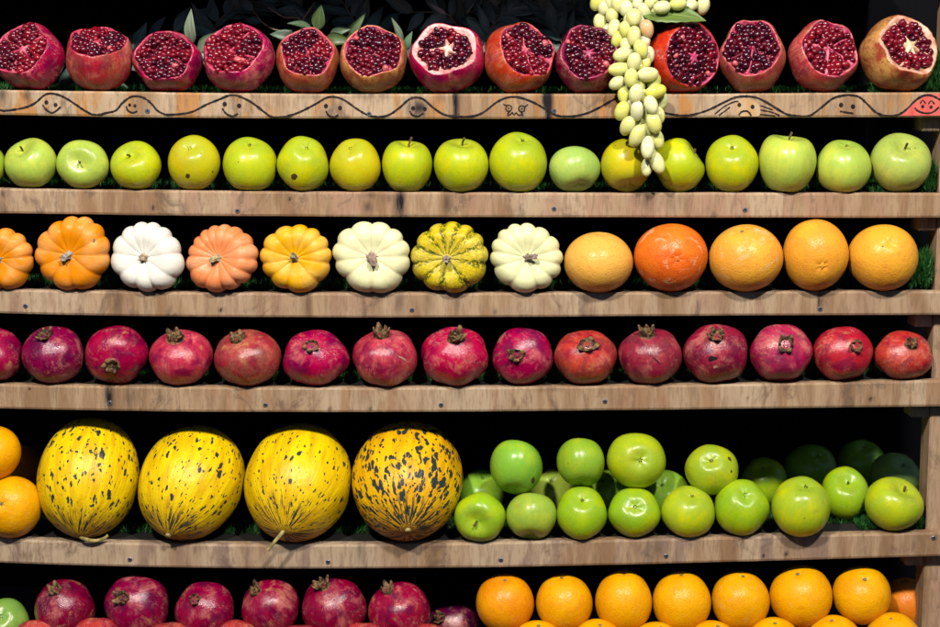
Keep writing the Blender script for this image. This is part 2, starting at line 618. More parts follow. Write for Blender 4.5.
def ztop(r, x):
    return float(np.polyval(WTOP[r], np.clip(x, -0.70, 0.70)))


def zbot(r, x):
    return float(np.polyval(WBOT[r], np.clip(x, -0.70, 0.70)))


XL, XR = -0.82, 0.715
THICK = 0.018
DEPTH = 0.40
rack = empty('display_rack', (0, 0.2, 0.55), 'wooden fruit display rack of stacked plywood shelves with a post at one end', 'rack')
ROFF = np.array([0, 0.2, 0.55])

# stains on the edge boards, in photo pixels: (board, x, y, half width, half height, strength)
STAINS = [(1, 547, 103, 6, 30, 0.95), (1, 455, 104, 4, 30, 0.8), (1, 530, 110, 7, 12, 0.4), (1, 418, 108, 13, 8, 0.65), (1, 441, 98, 6, 5, 0.35),
          (1, 2, 94, 4, 9, 0.5), (1, 27, 93, 4, 9, 0.4), (1, 312, 96, 10, 3, 0.35), (1, 425, 114, 5, 5, 0.5), (1, 370, 95, 20, 3, 0.4),
          (2, 400, 203, 5, 14, 0.9), (2, 396, 198, 14, 5, 0.35), (2, 368, 207, 4, 6, 0.5), (2, 448, 204, 5, 12, 0.45), (2, 372, 195, 8, 4, 0.35),
          (2, 645, 199, 10, 9, 0.35), (2, 677, 203, 10, 10, 0.3), (2, 42, 212, 2, 3, 0.6), (2, 153, 208, 1.5, 2.5, 0.8), (2, 3, 194, 2, 4, 0.6),
          (2, 290, 199, 1.5, 2, 0.8), (3, 118, 300, 4, 16, 0.3), (3, 148, 305, 4, 14, 0.3), (3, 308, 303, 3, 16, 0.35), (3, 400, 302, 5, 14, 0.35),
          (3, 430, 306, 5, 14, 0.3), (3, 820, 302, 3, 9, 0.75), (3, 495, 312, 2, 3, 0.6), (3, 457, 300, 4, 14, 0.3), (3, 221, 310, 2, 2, 0.8),
          (4, 109, 396, 4, 16, 0.8), (4, 130, 395, 9, 14, 0.35), (4, 457, 393, 2, 8, 0.6), (4, 330, 409, 1.5, 2, 0.8), (4, 370, 409, 1.5, 2, 0.8),
          (4, 871, 399, 2, 2, 0.9), (4, 552, 389, 10, 2, 0.35), (5, 652, 548, 10, 12, 0.35), (5, 115, 548, 5, 12, 0.25), (5, 360, 550, 6, 14, 0.3),
          (5, 763, 556, 2, 2, 0.8), (5, 786, 554, 2, 2, 0.8), (5, 533, 548, 2, 14, 0.3)]


def board(r, color):
    nx, nz = 420, 12
    xs = np.linspace(XL, XR, nx + 1)
    yf = BFRONT[r]
    prof = [(0.0, 0.0018), (0.0015, 0.0)]
    V, T = [], []
    rr = np.random.default_rng(50 + r)
    edge = np.convolve(rr.normal(size=nx + 31), np.ones(31) / 31, 'valid')[:nx + 1] * 0.0012
    # ring around the section: front face bottom->top, then top back, bottom back
    cnt = None
    for i, x in enumerate(xs):
        zt, zb = ztop(r, x) + edge[i], zbot(r, x) - edge[i] * 0.7
        ring = []
        for j in range(nz + 1):
            f = j / nz
            z = zb + (zt - zb) * f
            y = yf + (0.0014 if j in (0, nz) else 0.0)
            ring.append((x, y, z))
        ring.append((x, yf + 0.003, zt + 0.0003))
        ring.append((x, yf + THICK, zt))
        ring.append((x, yf + THICK, zb))
        ring.append((x, yf + 0.003, zb - 0.0003))
        cnt = len(ring)
        V += ring
    F = []
    for i in range(nx):
        for j in range(cnt):
            k = (j + 1) % cnt
            F.append((i * cnt + j, (i + 1) * cnt + j, (i + 1) * cnt + k, i * cnt + k))
    F.append(tuple(range(cnt)))
    F.append(tuple(reversed(range(nx * cnt, nx * cnt + cnt))))
    V = np.array(V)
    st = np.zeros(len(V))
    for (b, px, py, rx, ry, s) in STAINS:
        if b != r:
            continue
        c = at(px, py, yf)
        m = mpp(c)
        q = ((V[:, 0] - c[0]) / (rx * m)) ** 2 + ((V[:, 2] - c[2]) / (ry * m)) ** 2
        st = np.maximum(st, s * np.exp(-q * 0.9))
    # dirt along the lower and upper arris
    o = mesh_obj('edge_board', V, F, 'wood', rack, {'tint': st}, smooth=False, color=color, offset=ROFF)
    return o


BOARDS = {}
for r, c in ((0, (0.5, 0.33, 0.2)), (1, (0.46, 0.20, 0.05)), (2, (0.38, 0.225, 0.145)), (3, (0.36, 0.22, 0.145)),
             (4, (0.34, 0.19, 0.10)), (5, (0.27, 0.18, 0.135)), (6, (0.4, 0.28, 0.2))):
    BOARDS[r] = board(r, c)


def strip_deck(r):
    xs = np.linspace(XL, XR - 0.07, 25)
    y0, y1 = BFRONT[r] + THICK + 0.0008, DEPTH
    V, F = [], []
    for x in xs:
        zt = ztop(r, x) - 0.0008
        V += [(x, y0, zt), (x, y1, zt), (x, y1, zt - 0.012), (x, y0, zt - 0.012)]
    for i in range(len(xs) - 1):
        for j in range(4):
            k = (j + 1) % 4
            F.append((i * 4 + j, i * 4 + k, (i + 1) * 4 + k, (i + 1) * 4 + j))
    F.append((3, 2, 1, 0))
    n = len(V)
    F.append((n - 4, n - 3, n - 2, n - 1))
    mesh_obj('shelf_deck', V, F, 'deck', rack, smooth=False, offset=ROFF)


for r in BTOP:
    strip_deck(r)


def box(name, x0, x1, y0, y1, z0, z1, mat, parent, bev=0.0015, color=None, seg=1):
    import bmesh
    bm = bmesh.new()
    bmesh.ops.create_cube(bm, size=1)
    for v in bm.verts:
        v.co = Vector(((x0 + x1) / 2 + v.co.x * (x1 - x0), (y0 + y1) / 2 + v.co.y * (y1 - y0), (z0 + z1) / 2 + v.co.z * (z1 - z0)))
    if bev:
        bmesh.ops.bevel(bm, geom=list(bm.edges), offset=bev, segments=2, affect='EDGES')
    V = np.array([q.co[:] for q in bm.verts])
    F = [tuple(q.index for q in p.verts) for p in bm.faces]
    bm.free()
    return mesh_obj(name, V, F, mat, parent, {'tint': np.zeros(len(V))}, smooth=False, color=color, offset=ROFF)


PX = at(930.5, 405, 0.02)[0]
zlo, zhi = 0.56, ztop(0, 0) + 0.05
box('post', PX, PX + 0.075, THICK + 0.001, 0.062, zlo, zhi, 'wood', rack, color=(0.42, 0.26, 0.17))
box('post', -0.84, -0.765, THICK + 0.001, 0.062, zlo, zhi, 'wood', rack, color=(0.42, 0.26, 0.17))
for r in (1, 2, 3, 4, 5):
    zt = zbot(r, PX)
    box('cleat', PX - 0.027, PX - 0.0005, 0.022, 0.060, zt - 0.020, zt + 0.014, 'wood', rack, color=(0.4, 0.28, 0.18))
box('dark_backdrop', -1.05, 1.0, DEPTH + 0.002, DEPTH + 0.012, 0.56, 1.95, 'gloom', rack, bev=0)  # added sheet, stands in for the darkness behind the shelves


# ---- screws
def screw(r, px, py):
    c = at(px, py, BFRONT[r])
    n = 14
    V, F = [], []
    R = 0.0034
    rings = [(R, 0.0006), (R, -0.0006), (R * 0.80, -0.0012), (R * 0.45, -0.0012), (R * 0.38, -0.0002), (0.0, -0.0002)]
    for rad, y in rings[:-1]:
        for j in range(n):
            t = 2 * math.pi * j / n
            q = rad * (1.0 if rad > R * 0.5 else (1.25 if j % 4 == 0 else 0.85))
            V.append((c[0] + q * math.cos(t), c[1] + y, c[2] + q * math.sin(t)))
    for i in range(len(rings) - 2):
        for j in range(n):
            k = (j + 1) % n
            F.append((i * n + j, (i + 1) * n + j, (i + 1) * n + k, i * n + k))
    F.append(tuple((len(rings) - 2) * n + j for j in range(n)))
    o = mesh_obj('screw', V, F, 'zinc', BOARDS[r], smooth=False, offset=ROFF)
    o.data.materials.append(M['recess'])
    for p in o.data.polygons:
        if p.index >= 3 * n:
            p.material_index = 1


for s in ((1, 147.5, 111), (1, 369, 114), (1, 554, 111), (2, 237.5, 211), (2, 554, 209), (2, 745, 210), (3, 25.5, 306), (3, 412, 310),
          (3, 820, 309), (4, 110, 403), (4, 265.6, 405), (4, 441, 405), (4, 605, 401.5), (5, 130, 559.5), (5, 328, 562), (5, 501, 560),
          (5, 666, 556), (5, 933.5, 538)):
    screw(*s)


# ---- the drawing on the top edge board
def smooth_path(pts, n=6):
    pts = np.asarray(pts, float)
    if len(pts) < 3:
        return pts
    P = np.vstack([2 * pts[0] - pts[1], pts, 2 * pts[-1] - pts[-2]])
    out = []
    for i in range(1, len(P) - 2):
        for t in np.linspace(0, 1, n, endpoint=False):
            a, b, c, d = P[i - 1], P[i], P[i + 1], P[i + 2]
            out.append(0.5 * ((2 * b) + (-a + c) * t + (2 * a - 5 * b + 4 * c - d) * t * t + (-a + 3 * b - 3 * c + d) * t ** 3))
    out.append(pts[-1])
    return np.array(out)


def stroke(pts, w, seed=0, y=-0.0004):
    """flat ribbon on the board face from photo-pixel points"""
    p = smooth_path(pts)
    P = np.array([at(a, b, 0.0) for a, b in p])
    rr = np.random.default_rng(seed)
    V, F = [], []
    for i in range(len(P)):
        d = P[min(i + 1, len(P) - 1)] - P[max(i - 1, 0)]
        d /= np.linalg.norm(d) + 1e-12
        nrm = np.array([-d[2], 0, d[0]])
        h = w * 0.0014 / 2 * (1 + 0.16 * rr.normal())
        for s in (1, -1):
            q = P[i] + nrm * h * s
            zt, zb = ztop(1, q[0]) - 0.0016, zbot(1, q[0]) + 0.0016
            q[2] = min(max(q[2], zb), zt)
            q[1] = y
            V.append(q)
    for i in range(len(P) - 1):
        F.append((2 * i, 2 * i + 2, 2 * i + 3, 2 * i + 1))
    return V, F


def dot(px, py, r, y=-0.0005):
    c = at(px, py, 0)
    V = [(c[0] + r * 0.0014 * math.cos(t) * 0.92, y, c[2] + r * 0.0014 * math.sin(t)) for t in np.linspace(0, 2 * math.pi, 12, endpoint=False)]
    return [np.array(v) for v in V], [tuple(range(12))]


def ring(px, py, r, w):
    return stroke([(px + r * math.cos(t), py + r * math.sin(t)) for t in np.linspace(0, 2 * math.pi, 14)], w, 3)


def joinm(parts):
    V, F = [], []
    for v, f in parts:
        k = len(V)
        V += [np.asarray(q) for q in v]
        F += [tuple(i + k for i in q) for q in f]
    return V, F


def drawn(name, parts, mat='ink'):
    V, F = joinm(parts)
    return mesh_obj(name, V, F, mat, BOARDS[1], smooth=False, offset=ROFF)


zA = lambda L: [(x / 5.875, 85 + y / 5.875) for x, y in L]
zB = lambda L: [(160 + x / 3.615, 80 + y / 3.615) for x, y in L]
zC = lambda L: [(400 + x / 3.615, 80 + y / 3.615) for x, y in L]
zD = lambda L: [(680 + x / 3.615, 80 + y / 3.615) for x, y in L]
wave = [(-60, 100), (-25, 102)] + zA([(0, 147), (40, 150), (100, 142), (160, 128), (210, 103), (260, 60), (300, 50), (350, 60), (400, 85), (450, 118), (500, 152),
        (545, 173), (580, 175), (620, 165), (680, 150), (720, 105), (765, 72), (805, 66), (850, 78), (890, 110), (925, 150)])
wave += zB([(15, 123), (40, 125), (110, 117), (170, 88), (215, 70), (250, 56), (280, 57), (330, 80), (380, 118), (405, 133), (450, 133), (500, 118), (560, 88),
            (600, 65), (630, 61), (665, 72), (710, 103), (750, 126), (790, 133), (830, 125), (870, 97)])
wave += zC([(8, 92), (30, 72), (55, 63), (85, 70), (120, 100), (160, 125), (210, 132), (260, 131), (300, 118), (350, 80), (390, 63), (430, 63), (480, 80),
            (530, 108), (560, 126), (610, 132), (670, 122), (720, 100), (770, 72), (800, 64), (850, 70)])
wave += [(659, 111), (670, 114), (684, 115.5)]
wave += zD([(60, 122), (110, 105), (160, 80), (200, 63), (240, 59), (280, 65), (320, 85), (360, 110), (390, 125), (430, 131), (470, 128), (510, 100), (550, 68),
            (590, 56), (620, 55), (650, 63), (680, 90), (710, 118), (750, 130), (790, 125), (820, 105), (850, 75), (880, 57), (910, 57), (940, 72), (965, 92)])
drawn('wavy_line', [stroke(wave, 2.1, 1)])


def face(name, conv, eyes, mouth, er=1.9, extra=()):
    parts = [dot(*conv([e])[0], er * 1.12) for e in eyes] + [stroke(conv(mouth), 1.8, 2)]
    parts += [stroke(conv(e), 1.3, 4) for e in extra]
    return drawn(name, parts)


face('smiling_face', zA, [(273, 102), (327, 117)], [(250, 117), (275, 148), (305, 163), (330, 152), (357, 128)])
face('smiling_face', zA, [(762, 117), (793, 122)], [(742, 125), (752, 150), (780, 163), (807, 153)], 1.5)
face('smiling_face', zB, [(234, 87), (286, 93)], [(225, 103), (240, 122), (262, 130), (283, 122)], 2.1)
face('smiling_face', zB, [(600, 94), (651, 101)], [(600, 112), (610, 128), (630, 133), (645, 126)], 2.0)
face('smiling_face', zC, [(47, 102), (90, 105)], [(35, 112), (45, 126), (65, 131), (85, 120)], 1.9)
cr = []
for e in ((393, 102), (440, 104)):
    p = zC([e])[0]
    cr += [ring(p[0], p[1], 3.0, 1.3), dot(p[0], p[1], 1.0)]
cr += [stroke(zC(q), 1.4, 5) for q in ([(385, 92), (373, 88)], [(450, 98), (463, 88)], [(398, 114), (390, 120), (390, 131)], [(438, 117), (442, 122), (443, 131)],
                                       [(392, 128), (400, 124), (406, 118), (412, 126), (420, 119), (428, 127), (440, 125)])]
drawn('goggle_eyed_face', cr)
face('frowning_face', zD, [(214, 90), (262, 97)], [(212, 126), (225, 114), (245, 114), (258, 130)], 1.9,
     extra=([(125, 124), (160, 96), (195, 79), (212, 78)], [(140, 128), (165, 110), (180, 98)], [(290, 92), (335, 108)], [(290, 108), (330, 116), (360, 128)], [(288, 124), (345, 130)]))
face('straight_faced_doodle', zD, [(582, 90), (625, 96)], [(578, 113), (600, 117), (627, 121)], 2.1)
face('grinning_face', zD, [(877, 96), (907, 98)], [(848, 100), (860, 112), (885, 120), (912, 117), (937, 98)], 1.6,
     extra=([(868, 86), (877, 73), (888, 86)], [(897, 88), (908, 75), (920, 88)]))
# paint fields under the last face and the frowning one
edge = smooth_path(zD([(790, 127), (820, 106), (850, 76), (880, 58), (910, 58), (940, 73), (975, 95)]))
V, F = [], []
for a, b in edge:
    q = at(a, b, 0)
    V += [np.array([q[0], -0.00025, min(q[2], ztop(1, q[0]) - 0.0016)]), np.array([q[0], -0.00025, zbot(1, q[0]) + 0.0016])]
    if a > 925:
        V[-2][2] = ztop(1, q[0]) - 0.0016
F = [(2 * i, 2 * i + 2, 2 * i + 3, 2 * i + 1) for i in range(len(edge) - 1)]
drawn('red_paint_patch', [(V, F)], 'red')
pp = zD([(205, 75), (240, 66), (275, 80), (290, 105), (285, 130), (250, 131), (215, 129), (200, 105)])
drawn('amber_paint_patch', [([np.array([at(a, b, 0)[0], -0.0002, at(a, b, 0)[2]]) for a, b in smooth_path(pp + pp[:1])[:-1]], [tuple(range(48 - 6 + 6))])], 'amber')


# ------------------------------------------------------------------ fruit placement
def place(name, label, cat, box_px, n, parts, row=None, Yc=0.015, mode='deck', group=None, roll=None, seed=0, marks=(), depth_scale=None):
    """parts: list of (name, verts_local, faces, material, attrs, colour[, parent index]); first is the body"""
    x0, x1, y0, y1 = box_px
    cx, cy = (x0 + x1) / 2, (y0 + y1) / 2
    R = basis(n, random.uniform(0, 6.28) if roll is None else roll)
    W = parts[0][1] @ R.T
    lo, hi = W.min(0), W.max(0)
    ext = hi - lo
    c = at(cx, cy, Yc)
    for _ in range(3):
        m = mpp(c)
        w = (x1 - x0) * m
        if mode == 'deck':
            zd = ztop(row, c[0])
            ztopw = at(cx, y0, c[1])[2]
            h = ztopw - zd
            c = np.array([at(cx, cy, Yc)[0], Yc, zd + h / 2])
        elif mode == 'solve':
            h = (y1 - y0) * m
            zd = ztop(row, c[0])
            a, b = -0.02, 0.6
            for _ in range(40):
                k = (a + b) / 2
                if at(cx, cy, k)[2] > zd + h / 2:
                    a = k
                else:
                    b = k
            c = at(cx, cy, a)
            c[2] = zd + h / 2
        else:
            h = (y1 - y0) * m
            c = at(cx, cy, Yc)
    sx, sz = w / ext[0], h / ext[2]
    sy = (sx + sz) / 2 if depth_scale is None else depth_scale * sx
    S = np.array([sx, sy, sz])
    mid = (lo + hi) / 2
    base = np.array([c[0], c[1], c[2] - h / 2])
    root = empty(name, base, label, cat, group)
    objs = []
    tf = lambda v: (np.asarray(v) @ R.T - mid) * S + c - base
    for p in parts:
        par = root if len(p) < 7 or p[6] is None else objs[p[6]]
        objs.append(mesh_obj(p[0], tf(p[1]), p[2], p[3], par, p[4], True, p[5]))
        if p[0] in ('seeds', 'stamens'):
            objs[-1]['kind'] = 'stuff'
    body = tf(parts[0][1])
    for (mx, my, rw, rh, ang, colr) in marks:
        tgt = at(mx, my, c[1] - w * 0.4) - base
        near = body[:, 1] < (c[1] - base[1])
        d = (body[:, 0] - tgt[0]) ** 2 + ((body[:, 2] - tgt[2])) ** 2 + (~near) * 10
        i = int(np.argmin(d))
        nn = body[i] - (c - base)
        nn = nn / np.linalg.norm(nn)
        B = basis(nn, ang)
        K = []
        rr = np.random.default_rng(int(mx * 7 + my))
        for t in np.linspace(0, 2 * math.pi, 16, endpoint=False):
            q = (1 + 0.18 * rr.normal())
            u, v_ = rw * m * q * math.cos(t), rh * m * q * math.sin(t)
            sag = (u * u + v_ * v_) / (w)
            K.append(body[i] + B @ np.array([u, v_, 0.0005 - sag]))
        K.append(body[i] + nn * 0.0006)
        mesh_obj('blemish', K, [(j, (j + 1) % 16, 16) for j in range(16)], 'bruise', root, None, True, colr)
    return root, tf, objs


# ------------------------------------------------------------------ shapes in local units (axis = +Z)
def apple_parts(seed, color, end='stem', big=True):
    r = np.random.default_rng(seed)
    d1 = r.uniform(0.21, 0.28)
    tall = r.uniform(0.90, 0.98)
    taper = r.uniform(0.03, 0.09)
    ph0 = r.uniform(0, 6.28)
    lob = r.uniform(0.012, 0.035)

    def fn(t, p):
        rad = np.sin(t) ** 0.92 * (1 + taper * np.cos(t))
        rad = rad * (1 + lob * np.cos(5 * p + ph0) * np.sin(t) * (0.35 + 0.65 * (1 - np.cos(t)) / 2))
        z = tall * np.cos(t) * (1 + 0.02 * np.cos(2 * p + ph0))
        z = z - d1 * np.exp(-(t / 0.40) ** 2) + 0.16 * np.exp(-((math.pi - t) / 0.36) ** 2) * (1 + 0.05 * np.cos(5 * p + ph0))
        return np.stack([rad * np.cos(p), rad * np.sin(p), z], 1)
    v, f, T, P = grid_sphere(40, 48, fn)
    loc = v.copy()
    v = lump(v, seed, 0.022, 1.3)
    sgn = 1
    if end == 'calyx':                       # blossom end faces along +Z
        v = v * np.array([1, -1, -1])
    parts = [('skin', v, f, 'apple', {'loc': loc, 'pc': polar_attr(T, P)}, color)]
    if end == 'stem':
        z0 = (tall - d1) * 0.97
        a = r.uniform(0, 6.28)
        k = r.uniform(0.04, 0.16)
        L = r.uniform(0.18, 0.36)
        path = [(0, 0, z0 - 0.05), (k * 0.2 * math.cos(a), k * 0.2 * math.sin(a), z0 + L * 0.45), (k * math.cos(a), k * math.sin(a), z0 + L)]
        tv, tf = tube(smooth_path(path, 3), list(np.linspace(0.035, 0.045, 7)), 7)
        parts.append(('stem', tv, tf, 'stem', {'loc': tv}, (0.16, 0.10, 0.04)))
    else:
        z0 = (tall - 0.16) * 0.97
        V, F = [], []
        for s in range(5):
            a = s * 2 * math.pi / 5 + ph0
            for (rr, da, dz) in ((0.015, -0.5, 0.0), (0.015, 0.5, 0.0), (0.06, 0.42, 0.04), (0.085, 0.0, 0.06), (0.06, -0.42, 0.04)):
                V.append((rr * math.cos(a + da), rr * math.sin(a + da), z0 + dz + 0.012 + 0.02 * r.normal() * 0.5))
            k = s * 5
            F.append((k, k + 1, k + 2, k + 3, k + 4))
        V = np.array(V)
        parts.append(('calyx', V, F, 'stem', {'loc': V}, (0.10, 0.075, 0.04)))
    return parts


def citrus_parts(seed, color, end='button', flat=0.95):
    r = np.random.default_rng(seed)
    ph0 = r.uniform(0, 6.28)

    def fn(t, p):
        rad = np.sin(t) * (1 + 0.012 * np.cos(3 * p + ph0))
        z = flat * np.cos(t) - 0.055 * np.exp(-(t / 0.16) ** 2) * (1 + 0.25 * np.cos(6 * p)) + 0.02 * np.exp(-((math.pi - t) / 0.2) ** 2)
        return np.stack([rad * np.cos(p), rad * np.sin(p), z], 1)
    v, f, T, P = grid_sphere(36, 48, fn)
    loc = v.copy()
    v = lump(v, seed, 0.014, 1.5)
    parts = [('peel', v, f, 'citrus', {'loc': loc, 'pc': polar_attr(T, P)}, color)]
    if end == 'button':
        V, F = [(0, 0, flat - 0.025)], []
        n = 15
        for j in range(n):
            t = 2 * math.pi * j / n
            rad = 0.075 if j % 3 else 0.05
            V.append((rad * math.cos(t), rad * math.sin(t), flat - 0.042))
        for j in range(n):
            F.append((0, 1 + j, 1 + (j + 1) % n))
        V = np.array(V)
        parts.append(('stem_button', V, F, 'stem', {'loc': V}, (0.26, 0.22, 0.10)))
    elif end == 'navel':
        def fn2(t, p):
            rad = 0.10 * np.sin(t) * (1 + 0.2 * np.cos(4 * p + ph0))
            return np.stack([rad * np.cos(p), rad * np.sin(p), flat - 0.055 + 0.045 * np.cos(t)], 1)
        V, F, T2, P2 = grid_sphere(8, 16, fn2)
        parts.append(('navel', V, F, 'citrus', {'loc': V, 'pc': polar_attr(T2, P2)}, color))
    return parts


def pom_shape(seed):
    r = np.random.default_rng(seed)
    ph0 = r.uniform(0, 6.28)
    k = int(r.choice([5, 6]))
    am = r.uniform(0.018, 0.04)

    def fn(t, p):
        fac = am * (np.abs(np.cos(k * p / 2 + ph0)) ** 1.3 * 2 - 1) * np.sin(t)
        rad = np.sin(t) ** 0.80 * (1 + fac)
        z = 0.88 * np.sign(np.cos(t)) * np.abs(np.cos(t)) ** 0.93
        z = z + 0.07 * np.exp(-(t / 0.26) ** 2)
        return np.stack([rad * np.cos(p), rad * np.sin(p), z], 1)
    return fn


def pom_parts(seed, color, crown_h=0.24, crown_r=0.17, alpha=1.0):
    crown_h *= 0.95
    r = np.random.default_rng(seed)
    fn = pom_shape(seed)
    v, f, T, P = grid_sphere(40, 50, fn)
    loc = v.copy()
    v = lump(v, seed, 0.03, 1.7)
    parts = [('rind', v, f, 'rind', {'loc': loc, 'pc': polar_attr(T, P)}, (*color, alpha))]
    # crown: hollow tube ending in pointed sepals
    n = 48
    z0 = 0.90
    teeth = int(r.choice([5, 6, 6]))
    ph0 = r.uniform(0, 6.28)
    jit = r.uniform(0.65, 1.15, size=teeth)
    lean = r.uniform(-0.45, 0.55, size=teeth)
    V, F = [], []
    prof_o = [(0.0, 1.35), (0.25, 1.02), (0.55, 1.0), (1.0, 1.15)]
    prof_i = [(1.0, 0.96), (0.55, 0.66), (0.30, 0.50)]
    rows = []
    for (hh, rr) in prof_o + prof_i:
        row = []
        for j in range(n):
            t = 2 * math.pi * j / n
            q = (t * teeth / (2 * math.pi)) % 1.0
            ti = int(t * teeth / (2 * math.pi)) % teeth
            tooth = min(1.0, 1.3 * (1 - abs(q - 0.5) * 2)) * (1 - 0.25 * abs(q - 0.5))
            H = crown_h * (hh if hh < 0.6 else (0.55 + (0.95 * tooth) * jit[ti]))
            sp = rr + (lean[ti] * tooth if hh >= 0.9 else 0)
            rad = crown_r * sp
            row.append(len(V))
            V.append((rad * math.cos(t + ph0), rad * math.sin(t + ph0), z0 + H - 0.03))
        rows.append(row)
    for a, b in zip(rows[:-1], rows[1:]):
        for j in range(n):
            k = (j + 1) % n
            F.append((a[j], a[k], b[k], b[j]))
    c = len(V)
    V.append((0, 0, z0 + crown_h * 0.2))
    for j in range(n):
        F.append((rows[-1][j], rows[-1][(j + 1) % n], c))
    V = np.array(V)
    parts.append(('crown', V, F, 'crown', {'loc': V}, (*color, 1)))
    # stamens inside the crown
    SV, SF = [], []
    for q in range(14):
        a, rad = r.uniform(0, 6.28), crown_r * r.uniform(0.1, 0.6)
        tv, tf = tube([(rad * math.cos(a), rad * math.sin(a), z0 + crown_h * 0.2), (rad * 1.2 * math.cos(a + .3), rad * 1.2 * math.sin(a + .3), z0 + crown_h * r.uniform(0.55, 0.8))], 0.012, 4)
        k = len(SV)
        SV += list(tv)
        SF += [tuple(i + k for i in ff) for ff in tf]
    SV = np.array(SV)
    parts.append(('stamens', SV, SF, 'stem', {'loc': SV}, (0.32, 0.22, 0.10), 1))
    return parts


